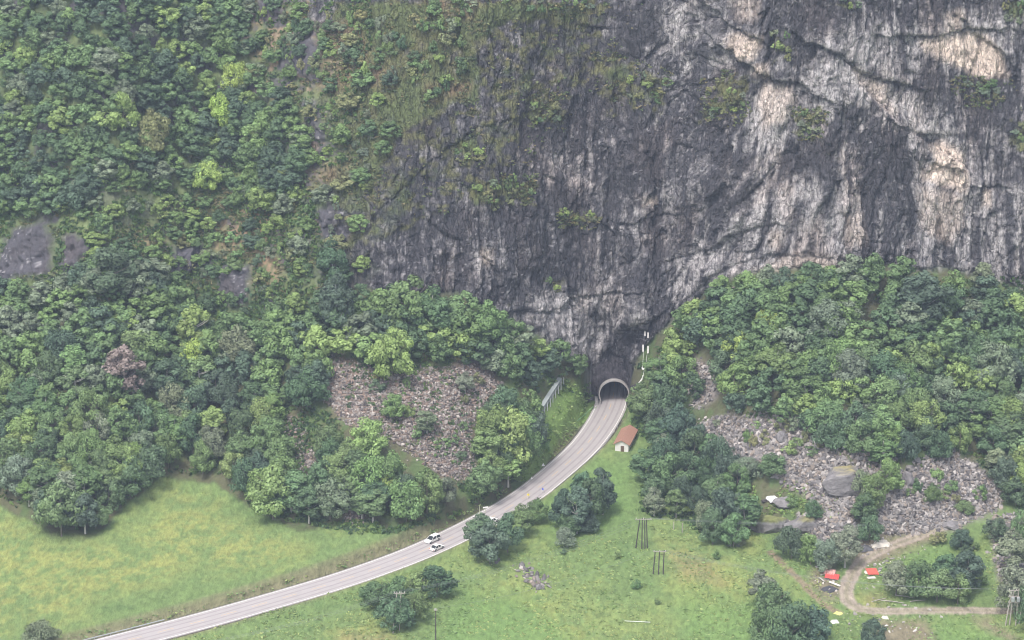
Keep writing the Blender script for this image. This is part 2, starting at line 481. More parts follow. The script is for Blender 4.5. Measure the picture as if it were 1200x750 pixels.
uc_, vc_ = TU[cm] + 2.2 * fbm(x_ / 3, y_ / 3, z_ / 3, 2, 61), TV[cm] + 2.2 * fbm(x_ / 3 + 5, y_ / 3, z_ / 3, 2, 62)
crk = np.zeros(u_.shape)
for pts, stp, fade, grv in CRACKS:
    bb = (uc_ > min(p[0] for p in pts) - 40) & (uc_ < max(p[0] for p in pts) + 40) & (vc_ > min(p[1] for p in pts) - 40) & (vc_ < max(p[1] for p in pts) + 40)
    d, s = dline(uc_[bb], vc_[bb], pts)
    up = s < 0
    fadep = np.exp(-(d / fade) ** 2)
    dd = np.where(up, .8, -.3) * stp * fadep - grv * np.exp(-(d / 2.2) ** 2)
    rel[bb] += dd
    crk[bb] = np.maximum(crk[bb], np.exp(-(d / 2.0) ** 2))
rough_l = fbm(x_ / 9, y_ / 9, z_ / 7, 4, 71) * 2.2 + .5 * p2 + .35 * fine
# outcrops on the wooded slope
OUTC = [[(0, 300), (18, 265), (55, 262), (66, 285), (60, 322), (20, 325), (0, 345), (-60, 350), (-60, 300)], [(74, 300), (76, 272), (92, 272), (104, 292), (90, 312), (76, 312)],
        [(254, 350), (262, 312), (274, 307), (297, 310), (298, 345), (292, 357), (262, 357)], [(372, 245), (400, 236), (418, 250), (412, 290), (380, 296)], [(436, 70), (475, 100), (460, 128), (430, 118)], [(355, 120), (392, 112), (398, 150), (365, 165)], [(480, 130), (520, 118), (512, 160), (478, 175)],
        [(155, 345), (185, 338), (205, 350), (190, 366), (160, 362)], [(80, 388), (120, 384), (135, 392), (110, 402), (82, 400)], [(200, 290), (235, 285), (250, 305), (225, 320), (205, 315)],
        [(340, 55), (370, 40), (385, 70), (370, 95), (345, 90)], [(300, 0), (330, 0), (335, 18), (310, 25)]]
outc = zone(*OUTC, soft=5)
oc = outc[cm]
rel_l = rough_l + .5 * fine + oc * (1.8 + 1.6 * p1 + 1.3 * p2 + .8 * fine + .6 * (f2 - .5))
amp = b_ * rel + (1 - b_) * (wc * rel_l + (1 - wc) * (.45 * fbm(x_ / 5, y_ / 5, z_ / 5, 4, 75)))
edge = np.clip((np.abs(TU[cm] - 600) - 600) / 60, 0, 1)
portal = np.exp(-(((x_ - .4) / 8.5) ** 6)) * sstep(17, 9, z_)
amp = amp * (1 - .97 * portal)
near_road = sstep(2, 8, np.where(TV[cm] > 440, drd[cm], 99))
amp = amp * near_road
disp = np.zeros(TU.shape); disp[cm] = amp
nn = np.where((wcliff > .5)[..., None], NRM * (1, 1, .35), NRM)
T = T + nn * disp[..., None]

# ------------------------------------------------------------------ albedo of every terrain vertex
def C(*c): return np.array(c)
tint = np.zeros(T.shape); tint[:] = C(.085, .13, .05)
def mixin(w, c):
    global tint
    w = np.clip(w, 0, 1)[..., None]; tint = tint * (1 - w) + c * w
# valley floor
n1 = fbm(X / 14, Y / 22, 0 * X, 4, 81); n2 = fbm(X / 3.2, Y / 4.5, 0 * X, 3, 82); n3 = fbm(X / .9, Y / 1.3, 0 * X, 2, 83)
mixin(wflat, C(.155, .225, .080))
mixin(wflat * sstep(-.05, .5, n1 + .5 * n2), C(.205, .265, .09))
mixin(wflat * sstep(.05, .5, n2 + .6 * n3 - .1) * .45, C(.09, .16, .055))
YEL = zone([(0, 600), (60, 640), (150, 640), (200, 590), (260, 590), (240, 650), (190, 680), (110, 700), (60, 740), (20, 720), (0, 760), (-80, 760), (-80, 600)],
           [(200, 570), (300, 625), (360, 640), (320, 670), (250, 670)], [(590, 675), (640, 690), (680, 720), (700, 760), (670, 745), (620, 700)],
           [(770, 620), (850, 650), (880, 690), (820, 700), (780, 665)], [(380, 735), (430, 722), (470, 740), (480, 790), (360, 790)], [(610, 560), (650, 520), (690, 490), (700, 500), (640, 560)],
           [(870, 570), (960, 570), (980, 600), (900, 590), (880, 640), (865, 620)], [(1000, 690), (1050, 690), (1030, 712), (1000, 708)], soft=16)
mixin(wflat * YEL * sstep(-.6, .5, n2 + n3 * .7) * .8, C(.30, .31, .10))
DRY = zone([(780, 640), (830, 650), (850, 680), (800, 672)], [(400, 738), (450, 735), (480, 752), (480, 790), (390, 790)], [(880, 572), (905, 565), (950, 580), (985, 600), (960, 610), (900, 595), (880, 600)], [(1015, 692), (1035, 690), (1040, 705), (1020, 706)], soft=8)
mixin(DRY * .5, C(.26, .2, .11))
FRESH = zone([(700, 540), (735, 540), (740, 600), (700, 620), (640, 620), (640, 590)], [(540, 690), (620, 690), (690, 760), (500, 760)], [(800, 690), (880, 700), (900, 760), (800, 760)], [(1100, 725), (1150, 722), (1190, 750), (1100, 750)], [(640, 490), (665, 455), (690, 478), (668, 505), (640, 530)], [(940, 660), (965, 690), (975, 705), (955, 700)], [(1040, 660), (1080, 640), (1120, 640), (1060, 670)], soft=14)
mixin(FRESH * .7, C(.155, .255, .08))
# roadside verges
verge = sstep(5.2, 5.6, drd) * sstep(9.5, 6.4, drd) * (TV > 475)
mixin(sstep(RW + .95, RW + .3, drd) * (drd > RW - .5) * (TV > 475), C(.09, .08, .07))  # dark strip hugging the asphalt: edge shadow and dirt put into the ground colour
mixin(verge * .75, C(.2, .165, .11) * (1 + .3 * n3[..., None]))
# hillside ground below trees: litter and soil
mixin(wtalus, C(.10, .10, .055)); mixin(wtalus * sstep(-.1, .4, n2), C(.09, .13, .05))
SLOPEG = zone([(600, 520), (660, 450), (700, 455), (690, 480), (660, 510), (620, 545)], [(740, 470), (760, 470), (760, 520), (742, 500)], soft=8)
mixin(SLOPEG * wtalus, C(.20, .30, .09))
# scree grounds
SCREE_L = [[(378, 420), (440, 428), (470, 440), (560, 425), (585, 450), (560, 480), (548, 520), (560, 560), (520, 560), (470, 520), (430, 508), (400, 490), (380, 465)], [(328, 490), (350, 492), (368, 540), (372, 560), (345, 560), (330, 520)], [(360, 385), (378, 395), (385, 430), (372, 420)], [(405, 575), (430, 580), (425, 612), (405, 610)]]
SCREE_R = [[(808, 500), (850, 488), (905, 488), (935, 478), (965, 500), (975, 520), (1010, 560), (1000, 600), (1000, 640), (960, 640), (935, 610), (960, 590), (930, 570), (890, 545), (850, 548), (820, 530)],
           [(1020, 600), (1040, 560), (1080, 545), (1105, 528), (1140, 545), (1175, 578), (1172, 592), (1120, 618), (1060, 625), (1020, 622)], [(985, 505), (1020, 510), (1050, 545), (1030, 575), (1005, 545)],
           [(812, 420), (838, 430), (842, 462), (815, 480), (806, 450)], [(1160, 605), (1200, 600), (1200, 690), (1175, 680), (1165, 650)]]
screeL = zone(*SCREE_L, soft=5); screeR = zone(*SCREE_R, soft=5)
mixin(screeL * (1 - .0 * n1), C(.19, .145, .12) * (1 + .3 * n3[..., None])); mixin(screeR, C(.2, .175, .16) * (1 + .3 * n3[..., None]))
BARE = zone([(955, 660), (975, 655), (990, 690), (975, 700), (945, 680)], [(1000, 630), (1060, 625), (1110, 612), (1100, 628), (1020, 655), (995, 655)], [(1030, 722), (1080, 722), (1100, 745), (1060, 750), (1020, 748)], [(1140, 718), (1160, 718), (1195, 742), (1180, 745)], soft=6)
mixin(BARE * .8, C(.24, .185, .14))
# tracks
for line, wd, cc in ((GT, 3.9, C(.36, .3, .25)), (FP, 2.0, C(.26, .21, .14))):
    g = plane(*zip(*line))[:, :2]; g = resample(g, 2, 8)
    mm = (TU > 870) & (TV > 550) & (TV < 900)
    d, s = dline(X[mm], Y[mm], [tuple(p) for p in g])
    ww = np.zeros(TU.shape); ww[mm] = sstep(wd / 2 + .4, wd / 2 - .5, d + .5 * n3[mm])
    mixin(ww, cc * (1 + .15 * n3[..., None]))
    if wd > 3:
        mid = np.zeros(TU.shape); mid[mm] = np.exp(-(d / .7) ** 2); mixin(mid * .5, C(.2, .2, .1))

# rock
streak = fbm((X + .0) / .8, Z / 16, Y / 9, 4, 91, .7)
crag = fbm(X / 1.6, Z / 1.4, Y / 2, 4, 96, .7)
streak2 = fbm(X / 3.6, Z / 30, Y / 20, 3, 92)
xs_full = np.zeros(TU.shape); xs_full[cm] = xs
stk = fbm(xs_full / 1.3, Z / 9, Y / 9, 5, 93, .7)
blotch = fbm(X / 8, Z / 8, Y / 9, 4, 94)
speck = vnoise(X / .55, Z / .6, Y / .7, 95)
LIGHT = [  # polygon, amount
    ([(620, 350), (700, 335), (760, 340), (765, 370), (720, 410), (700, 440), (660, 420), (630, 390)], .36),
    ([(700, 220), (830, 220), (840, 300), (700, 340)], .10),
    ([(800, 290), (880, 240), (900, 200), (950, 210), (1010, 230), (1010, 310), (960, 318), (830, 335), (790, 350)], .36),
    ([(850, 310), (900, 295), (1000, 300), (1000, 316), (880, 322), (830, 340)], .35),
    ([(760, 0), (860, 0), (880, 40), (870, 75), (820, 90), (780, 60)], .22),
    ([(950, 45), (1050, 20), (1190, 20), (1190, 60), (1080, 80), (1050, 100), (1000, 80)], .34),
    ([(960, 60), (1000, 75), (1060, 110), (1110, 150), (1160, 190), (1100, 170), (1050, 150), (1010, 120), (975, 100)], .38),
    ([(930, 90), (970, 70), (1000, 120), (960, 150), (930, 150)], .26),
    ([(870, 110), (935, 98), (935, 130), (915, 165), (905, 215), (890, 200), (880, 150)], .42),
    ([(1060, 160), (1120, 165), (1170, 200), (1150, 260), (1100, 290), (1060, 230)], .22),
    ([(1090, 215), (1200, 215), (1200, 340), (1100, 320), (1060, 300)], .3),
    ([(630, 180), (690, 175), (690, 220), (640, 215)], .24), ([(550, 290), (585, 285), (585, 320), (555, 320)], .2), ([(560, 366), (640, 366), (640, 376), (570, 374)], .3),
    ([(750, 225), (790, 230), (790, 290), (755, 290)], .14), ([(550, 90), (575, 90), (585, 150), (560, 150)], .15), ([(420, 255), (440, 255), (445, 330), (425, 330)], .12),
    ([(660, 20), (720, 25), (715, 45), (665, 40)], .2)]
light = np.zeros(TU.shape)
for p, a in LIGHT: light = np.maximum(light, a * zone(p, soft=11))
BEIGE = [([(858, 40), (872, 38), (892, 44), (885, 66), (868, 66), (858, 60)], .75), ([(885, 75), (900, 76), (902, 92), (880, 84)], .7), ([(895, 98), (932, 97), (934, 120), (920, 140), (893, 150), (888, 120)], .45),
         ([(1078, 50), (1100, 42), (1150, 38), (1172, 60), (1180, 92), (1150, 92), (1120, 78), (1090, 62)], .85), ([(1000, 80), (1030, 98), (1045, 130), (1020, 115), (1000, 92)], .45), ([(1088, 170), (1105, 165), (1125, 180), (1130, 205), (1128, 222), (1100, 215), (1080, 210), (1090, 190)], .85),
         ([(1075, 220), (1125, 225), (1130, 262), (1110, 285), (1080, 270)], .4), ([(1150, 222), (1164, 222), (1162, 242), (1152, 238)], .6), ([(985, 250), (1012, 250), (1012, 290), (990, 290)], .35), ([(905, 270), (922, 270), (915, 290), (905, 288)], .4), ([(930, 295), (990, 300), (985, 316), (900, 322), (880, 315)], .4),
         ([(1104, 12), (1124, 10), (1122, 34), (1104, 40)], .5), ([(562, 296), (574, 294), (574, 310), (560, 312)], .5), ([(755, 228), (765, 230), (765, 238), (753, 236)], .6), ([(860, 0), (888, 0), (888, 20), (868, 24)], .35)]
beige = np.zeros(TU.shape)
for p, a in BEIGE: beige = np.maximum(beige, a * zone(p, soft=5))
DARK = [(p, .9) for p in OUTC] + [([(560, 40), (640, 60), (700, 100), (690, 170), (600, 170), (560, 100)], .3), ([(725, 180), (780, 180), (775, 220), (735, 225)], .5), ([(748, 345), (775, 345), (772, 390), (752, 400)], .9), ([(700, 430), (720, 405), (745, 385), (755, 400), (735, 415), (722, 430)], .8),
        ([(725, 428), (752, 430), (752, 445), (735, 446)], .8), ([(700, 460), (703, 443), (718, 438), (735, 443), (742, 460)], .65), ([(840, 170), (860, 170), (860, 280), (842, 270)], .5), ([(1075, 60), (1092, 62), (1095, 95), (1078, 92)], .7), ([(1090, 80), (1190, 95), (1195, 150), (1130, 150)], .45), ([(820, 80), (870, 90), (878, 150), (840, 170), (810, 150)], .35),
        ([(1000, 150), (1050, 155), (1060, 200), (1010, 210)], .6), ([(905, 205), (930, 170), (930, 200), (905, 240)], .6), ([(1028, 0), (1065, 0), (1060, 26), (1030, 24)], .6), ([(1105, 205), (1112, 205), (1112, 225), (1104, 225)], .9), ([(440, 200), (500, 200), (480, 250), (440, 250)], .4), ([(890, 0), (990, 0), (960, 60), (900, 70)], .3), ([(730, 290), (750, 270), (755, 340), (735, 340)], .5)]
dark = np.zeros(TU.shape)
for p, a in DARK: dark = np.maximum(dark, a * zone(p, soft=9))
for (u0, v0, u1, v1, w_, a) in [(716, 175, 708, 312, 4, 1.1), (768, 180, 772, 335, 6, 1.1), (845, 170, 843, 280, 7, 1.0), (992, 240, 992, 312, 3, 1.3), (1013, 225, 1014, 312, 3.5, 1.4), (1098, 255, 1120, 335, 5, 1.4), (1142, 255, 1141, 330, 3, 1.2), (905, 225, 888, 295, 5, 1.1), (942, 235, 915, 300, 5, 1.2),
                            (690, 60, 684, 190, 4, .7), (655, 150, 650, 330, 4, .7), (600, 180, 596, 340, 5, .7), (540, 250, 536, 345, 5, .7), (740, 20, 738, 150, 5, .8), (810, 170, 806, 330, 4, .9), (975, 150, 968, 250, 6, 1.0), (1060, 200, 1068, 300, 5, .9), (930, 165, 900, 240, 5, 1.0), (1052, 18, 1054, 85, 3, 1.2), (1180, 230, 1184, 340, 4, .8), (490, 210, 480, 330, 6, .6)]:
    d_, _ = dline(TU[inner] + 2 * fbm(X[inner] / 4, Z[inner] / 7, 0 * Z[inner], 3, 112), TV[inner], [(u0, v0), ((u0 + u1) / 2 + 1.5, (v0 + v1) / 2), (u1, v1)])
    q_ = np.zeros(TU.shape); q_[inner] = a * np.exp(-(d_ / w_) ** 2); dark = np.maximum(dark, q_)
_fib = .45 + .8 * sstep(-.4, .4, fbm(X / 13, Z / 13, Y / 12, 3, 111))
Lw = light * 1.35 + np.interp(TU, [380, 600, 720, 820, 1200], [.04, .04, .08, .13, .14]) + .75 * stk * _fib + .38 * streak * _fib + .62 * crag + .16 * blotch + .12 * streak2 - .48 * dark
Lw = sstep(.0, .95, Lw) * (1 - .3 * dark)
flk = sstep(.52, .75, speck + .3 * stk) * sstep(-.3, .3, blotch)
rock = C(.072, .069, .080) + (C(.54, .505, .51) - C(.072, .069, .080)) * Lw[..., None]
brown = sstep(0, .5, fbm(X / 11, Z / 18, Y / 9, 3, 97))[..., None] * .45
rock = rock * (1 - brown) + rock * C(1.18, 1.0, .88) * brown
bg = (beige * (1.15 + .5 * stk))[..., None]
bg = np.clip(bg, 0, 1)
rock = rock * (1 - bg) + C(.80, .66, .57) * bg
rock = rock * (1 - .6 * flk[..., None]) + C(.5, .48, .5) * .6 * flk[..., None]
crkf = np.zeros(TU.shape); crkf[cm] = crk
rockw = np.maximum(bare, wcliff * outc)
# wooded slope ground
slope_n = fbm(X / 5, Z / 5, Y / 5, 4, 98)
mixin(wcliff * leftness, C(.10, .135, .06))
mixin(wcliff * leftness * sstep(-.1, .3, slope_n), C(.13, .165, .07))
mixin(wcliff * leftness * sstep(.0, .3, -slope_n), C(.075, .07, .08))
SOIL = zone([(140, 265), (185, 262), (195, 290), (165, 298), (140, 290)], [(245, 235), (330, 232), (330, 330), (300, 330), (300, 300), (250, 290)], [(110, 335), (170, 330), (150, 360), (115, 350)], [(340, 195), (400, 190), (400, 215), (345, 220)],
            [(430, 72), (460, 78), (462, 100), (440, 98)], [(500, 100), (550, 95), (545, 112), (505, 118)], [(290, 0), (330, 0), (330, 30), (290, 30)], [(335, 30), (420, 25), (430, 60), (400, 110), (350, 100)], [(50, 385), (75, 385), (70, 410), (52, 408)], [(500, 0), (560, 0), (555, 20), (515, 18)], soft=8)
mixin(np.maximum(wcliff * leftness, wcliff * SOIL * .9) * SOIL * sstep(-.5, .3, slope_n + n3 * .5), C(.25, .175, .115))
GREENC = zone([(90, 200), (260, 215), (250, 265), (130, 285), (95, 260)], [(420, 60), (560, 10), (560, 130), (480, 180), (430, 240), (400, 200), (400, 100)], [(140, 240), (210, 245), (200, 262), (150, 262)], soft=14)
mixin(wcliff * leftness * GREENC * .5, C(.15, .185, .08))
mixin(wcliff * leftness * sstep(.0, .5, fbm(X / 1.8, Z / 1.5, Y / 2, 3, 143)) * .6, C(.085, .11, .055))
SHO = zone([(280, -40), (600, -40), (570, 60), (520, 130), (450, 190), (430, 290), (380, 330), (350, 250), (350, 180), (300, 90)], soft=16)
mixin(wcliff * SHO * sstep(-.05, .2, fbm(X / 3.5, Z / 3, Y / 4, 4, 130)) * .85, C(.085, .078, .09))
mixin(wcliff * SHO * sstep(.15, .35, fbm(X / 4.5, Z / 3, Y / 4, 4, 131)) * .8, C(.26, .19, .13))
keep = tint.copy()
mixin(rockw, rock) if False else None
rw = rockw[..., None]
tint = tint * (1 - rw) + rock * rw
# moss and ledge grass on the bare cliff
MOSS = [([(400, 0), (720, 0), (700, 90), (640, 130), (600, 200), (520, 250), (430, 300), (380, 240)], .42), ([(400, 0), (700, 0), (690, 30), (600, 28), (570, 50), (560, 120), (520, 130), (470, 160), (440, 230), (400, 240), (360, 200), (340, 100)], .8), ([(525, 160), (565, 158), (568, 188), (530, 190)], .8), ([(545, 210), (630, 205), (625, 235), (580, 245), (550, 238)], .7), ([(610, 110), (665, 110), (665, 150), (615, 145)], .6), ([(690, 50), (785, 90), (780, 130), (720, 130), (680, 90)], .5),
        ([(660, 250), (705, 250), (700, 265), (665, 262)], .7), ([(835, 90), (875, 90), (880, 130), (845, 135), (820, 150)], .6), ([(930, 130), (970, 128), (960, 160), (935, 165)], .6), ([(905, 35), (935, 40), (930, 75), (905, 70)], .35), ([(1180, 145), (1200, 140), (1200, 180), (1185, 175)], .5), ([(1120, 90), (1200, 95), (1180, 125), (1130, 120)], .3), ([(1170, 0), (1200, 0), (1200, 30), (1180, 20)], .7), ([(985, 0), (1010, 0), (1005, 12), (990, 12)], .6),
        ([(430, 100), (560, 100), (500, 180), (440, 220)], .45), ([(630, 335), (660, 330), (650, 345)], .3), ([(400, 220), (450, 210), (440, 300), (400, 290)], .45)]
moss = np.zeros(TU.shape)
for p, a in MOSS: moss = np.maximum(moss, a * zone(p, soft=9))
mn = fbm(X / 2.2, Z / 1.6, Y / 2, 3, 99)
mw = bare * sstep(.30, .7, moss + .65 * mn - .02)
mixin(mw * .85, C(.17, .17, .07)); mixin(bare * sstep(.5, .85, moss + .6 * slope_n) * .7, C(.11, .15, .06))
mixin(bare * SOIL * sstep(.0, .5, slope_n + .5) * .75, C(.28, .18, .12))
tint = np.clip(tint, .02, .8)

# ------------------------------------------------------------------ split the terrain into its kinds and build it
GX, GY = np.meshgrid(np.arange(NR - 1), np.arange(NX - 1), indexing='ij')
i0 = (GX * NX + GY).ravel()
quads = np.stack([i0, i0 + 1, i0 + NX + 1, i0 + NX], -1)
cen = (T[:-1, :-1] + T[1:, 1:]) / 2
wf = wflat[:-1, :-1].ravel() > .5; wcl = (wcliff[:-1, :-1] > .5).ravel(); lf = (leftness[:-1, :-1] < .5).ravel()
TX0 = 0.3
hole = ((np.abs(cen[..., 0] - TX0) < 4.6) & (cen[..., 2] < 7.2) & (cen[..., 1] > -0.6) & (cen[..., 1] < 30) & (TV[:-1, :-1] > 380) & (TV[:-1, :-1] < 482)).ravel()
def terr(name, mask, mat, label):
    f = quads[mask & ~hole]
    idx, inv = np.unique(f, return_inverse=True)
    o = mk(name, T.reshape(-1, 3)[idx], inv.reshape(-1, 4), mat, smooth=True, attr={"tint": tint.reshape(-1, 3)[idx]})
    return tag(o, label, kind="structure")
farrow = (GX.ravel() < NSTART)
terr("meadow_ground", wf | farrow, M_GRASS, "rough green hay meadow with yellow patches on the valley floor")
terr("hillside_ground", ~wf & ~farrow & ~(wcl & lf), M_HILL, "steep wooded slope of soil, grass and rock outcrops")
terr("cliff_face", ~wf & ~farrow & wcl & lf, M_ROCK, "towering streaked grey rock face with pale and beige slabs")

# ------------------------------------------------------------------ lookup: picture point -> ground point
CELL = 2.0
tu, tv, td = proj(T)
NGU, NGV = 700, 480
ci = ((tu + 100) / CELL).astype(int); cj = ((tv + 100) / CELL).astype(int)
okc = (ci >= 0) & (ci < NGU) & (cj >= 0) & (cj < NGV) & (td > 10)
flat_idx = np.nonzero(okc.ravel())[0]
cell = (ci.ravel() * NGV + cj.ravel())[flat_idx]
order = np.lexsort((td.ravel()[flat_idx], cell))
cs = cell[order]; first = np.r_[True, cs[1:] != cs[:-1]]
LUT = np.full(NGU * NGV, -1, np.int64); LUT[cs[first]] = flat_idx[order][first]
LUT = LUT.reshape(NGU, NGV)
for _ in range(6):
    e = LUT < 0
    if not e.any(): break
    for ax, sh in ((0, 1), (0, -1), (1, 1), (1, -1)):
        r = np.roll(LUT, sh, ax); LUT = np.where(e & (r >= 0), r, LUT); e = LUT < 0
TF = T.reshape(-1, 3)
def at(u, v):
    u = np.asarray(u, float); v = np.asarray(v, float)
    i = np.clip(((u + 100) / CELL).astype(int), 0, NGU - 1); j = np.clip(((v + 100) / CELL).astype(int), 0, NGV - 1)
    P = TF[np.maximum(LUT[i, j], 0)]
    d = ray(u, v); fl = P[..., 2] < 1.2
    t = (P[..., 2] - CAM[2]) / d[..., 2]
    t2 = (P[..., 1] - CAM[1]) / d[..., 1]
    return np.where(fl[..., None], CAM + d * t[..., None], np.stack([CAM[0] + d[..., 0] * t2, P[..., 1], P[..., 2]], -1))
def at1(u, v): return Vector(at(np.array([u]), np.array([v]))[0].tolist())

# ------------------------------------------------------------------ road
M_ASPH = simple_mat("worn_asphalt", (.38, .35, .35), .85, .12, .35, bump=.2)
M_PATCH = simple_mat("asphalt_wear", (.31, .28, .285), .85, .2, .5)
M_WHITE = simple_mat("road_paint_white", (.68, .67, .64), .7, .2, 1.2)
M_YELL = simple_mat("road_paint_yellow", (.56, .40, .22), .7, .25, 1.2)
M_CONC = simple_mat("concrete", (.33, .31, .30), .85, .3, .8, bump=.3)
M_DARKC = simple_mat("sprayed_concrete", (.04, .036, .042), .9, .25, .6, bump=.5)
M_GALV = simple_mat("galvanised_steel", (.42, .44, .45), .5, .12, 1.5, metal=.3)
tan = np.gradient(ROAD, axis=0); tan /= np.linalg.norm(tan, axis=1, keepdims=True)
nor = np.stack([tan[:, 1], -tan[:, 0]], -1)          # towards the near/right side
rs_ = np.r_[0, np.cumsum(np.linalg.norm(np.diff(ROAD, axis=0), axis=1))]
def ribbon(o1, o2, z, s0=-1, s1=1e9, thick=0):
    m = (rs_ >= s0) & (rs_ <= s1); c = ROAD[m]; n = nor[m]; k = len(c)
    if k < 2: return np.zeros((0, 3)), np.zeros((0, 4), int)
    a = np.c_[c + n * o1, np.full(k, z)]; b = np.c_[c + n * o2, np.full(k, z)]
    V = np.vstack([a, b]); i = np.arange(k - 1)
    Fq = np.stack([i, i + k, i + k + 1, i + 1], -1)
    if thick:
        V = np.vstack([V, a - (0, 0, thick), b - (0, 0, thick)])
        Fq = np.vstack([Fq, np.stack([i, i + 1, i + 2 * k + 1, i + 2 * k], -1), np.stack([i + k, i + 3 * k, i + 3 * k + 1, i + k + 1], -1)])
    return V, Fq
V, Fq = ribbon(-RW, RW, .06, thick=.6)
tag(mk("road", V, Fq, M_ASPH), "pale worn two-lane asphalt road running into the tunnel", kind="structure")
def road_paint(name, parts, mat, label):
    Vs, Fs, n = [], [], 0
    for V, Fq in parts:
        if len(V): Vs.append(V); Fs.append(Fq + n); n += len(V)
    tag(mk(name, np.vstack(Vs), np.vstack(Fs), mat), label, kind="structure")
road_paint("road_wheel_wear", [ribbon(o - .28, o + .28, .0645) for o in (-3.0, -1.2, 1.1, 2.9)], M_PATCH, "darker wheel tracks worn into the asphalt")
road_paint("road_edge_line", [ribbon(-4.28, -4.08, .069), ribbon(4.06, 4.26, .069)], M_WHITE, "white painted edge lines of the road")
road_paint("road_centre_line", [ribbon(-.09, .09, .069, a, a + 6) for a in np.arange(0, rs_[-1], 9)], M_YELL, "faded dashed yellow centre line of the road")

# ------------------------------------------------------------------ tunnel mouth
def arch(r_, h, n=26, inset=0):
    """horseshoe section points (x, z) from left foot over the top to the right foot"""
    pts = []
    for i in range(n + 1):
        a = math.radians(205) - math.radians(230) * i / n
        pts.append((r_ * math.cos(a), 3.1 + r_ * math.sin(a) * .98))
    pts = [(pts[0][0], -.1)] + pts + [(pts[-1][0], -.1)] if inset == 0 else pts
    return pts
def arch_tube(name, ri, ro, y0, y1, mat, parent, back=0):
    a = arch(ri, 0); b = arch(ro, 0); k = len(a); V = []; Fc = []
    for yy in (y0, y1):
        V += [(p[0], yy, p[1]) for p in a] + [(p[0], yy, p[1]) for p in b]
    for i in range(k - 1):
        Fc += [(i, i + 1, k + i + 1, k + i), (2 * k + i, 3 * k + i, 3 * k + i + 1, 2 * k + i + 1), (i, 2 * k + i, 2 * k + i + 1, i + 1), (k + i, k + i + 1, 3 * k + i + 1, 3 * k + i)]
    m = MB().add(V, Fc)
    return m.build(name, mat, parent)
tun = empty("tunnel_portal", (TX0, 0, 0), label="horseshoe concrete tunnel mouth where the road enters the cliff", cat="tunnel portal")
arch_tube("collar", 4.15, 4.52, -2.6, .6, M_CONC, tun)
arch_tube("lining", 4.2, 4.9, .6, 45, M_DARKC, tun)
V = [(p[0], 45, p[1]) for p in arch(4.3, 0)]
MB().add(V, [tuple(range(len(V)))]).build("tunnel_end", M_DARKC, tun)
for wx in (-5.1, 5.1): MB().box((wx, -1.2, .55), (.9, 4.2, 1.3)).build("wing_wall", M_CONC, tun, bevel=.05)
# rough rock hood between collar and cliff
nn_, ns_ = 70, 26
th0 = np.linspace(math.radians(192), math.radians(-12), nn_)[None, :]; q0 = np.linspace(0, 1, ns_)[:, None]
rr0 = 4.55 + 3.6 * q0 ** .9; yy0 = -1.1 + 5.5 * q0 ** 1.7; zz0 = 1.2 * q0
hx = rr0 * np.cos(th0); hz_ = 3.1 + (rr0 + zz0) * np.sin(th0); hy = yy0 + 0 * th0
dn = (1.1 * fbm(hx / 2.5, hy / 2.5, hz_ / 2.5, 4, 120) + .5 * fbm(hx / .9, hy / .9, hz_ / .9, 3, 121)) * sstep(0, .25, q0)
HV = np.stack([hx + dn * np.cos(th0) * .6, hy - dn * .9, hz_ + dn * np.sin(th0)], -1).reshape(-1, 3)
gi, gj = np.meshgrid(np.arange(ns_ - 1), np.arange(nn_ - 1), indexing='ij'); k0 = (gi * nn_ + gj).ravel()
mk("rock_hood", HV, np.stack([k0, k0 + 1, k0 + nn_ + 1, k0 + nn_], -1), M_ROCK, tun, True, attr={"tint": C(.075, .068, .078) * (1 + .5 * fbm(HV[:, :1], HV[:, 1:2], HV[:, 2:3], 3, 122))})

# ------------------------------------------------------------------ guard rails
def rail(name, o, s0, s1, zt, label, group=None, side=1, h=.62):
    m = (rs_ >= s0) & (rs_ <= s1); c = ROAD[m] + nor[m] * o
    base = c[0]; t = empty(name, (base[0], base[1], 0), label=label, cat="guard rail", group=group)
    q = c - base; k = len(q)
    prof = [(0, h - .30), (.06, h - .22), (0, h - .15), (.06, h - .08), (0, h), (-.03, h), (-.03, h - .3)]
    V = []; Fc = []; n_ = len(prof)
    for i in range(k):
        nx, ny = nor[m][i] * side
        for (d, zz) in prof: V.append((q[i][0] + nx * d, q[i][1] + ny * d, zz))
    for i in range(k - 1):
        for j in range(n_):
            j2 = (j + 1) % n_; Fc.append((i * n_ + j, i * n_ + j2, (i + 1) * n_ + j2, (i + 1) * n_ + j))
    MB().add(V, Fc).build("rail_beam", M_GALV, t)
    for i in range(0, k, 3):
        nx, ny = nor[m][i] * side
        MB().box((q[i][0] - nx * .12, q[i][1] - ny * .12, (h - .12) / 2 - .25), (.12, .1, h + .25)).build("post", M_GALV, t)
    return t
def s_at(u, v):
    p = plane(u, v)[:2]; return rs_[np.argmin(np.linalg.norm(ROAD - p, axis=1))]
rail("guard_rail", -5.0, 0, s_at(200, 733), .7, "grey steel guard rail along the meadow edge of the road at the bottom left", side=1)
rail("guard_rail", 5.0, s_at(632, 572), s_at(700, 505), .7, "grey steel guard rail on the outer bend above the roadside trees", side=-1)
rail("guard_rail", 5.0, s_at(704, 500), s_at(716, 476), .7, "short steel guard rail between the tiled hut and the tunnel mouth", side=-1)
# low concrete wall edging the embankment bend
V, Fq = ribbon(4.8, 5.2, .35, s_at(672, 545), s_at(704, 505), thick=2.6)
tag(mk("retaining_wall", V, Fq, M_CONC), "pale concrete retaining wall under the road beside the hut", "retaining wall")

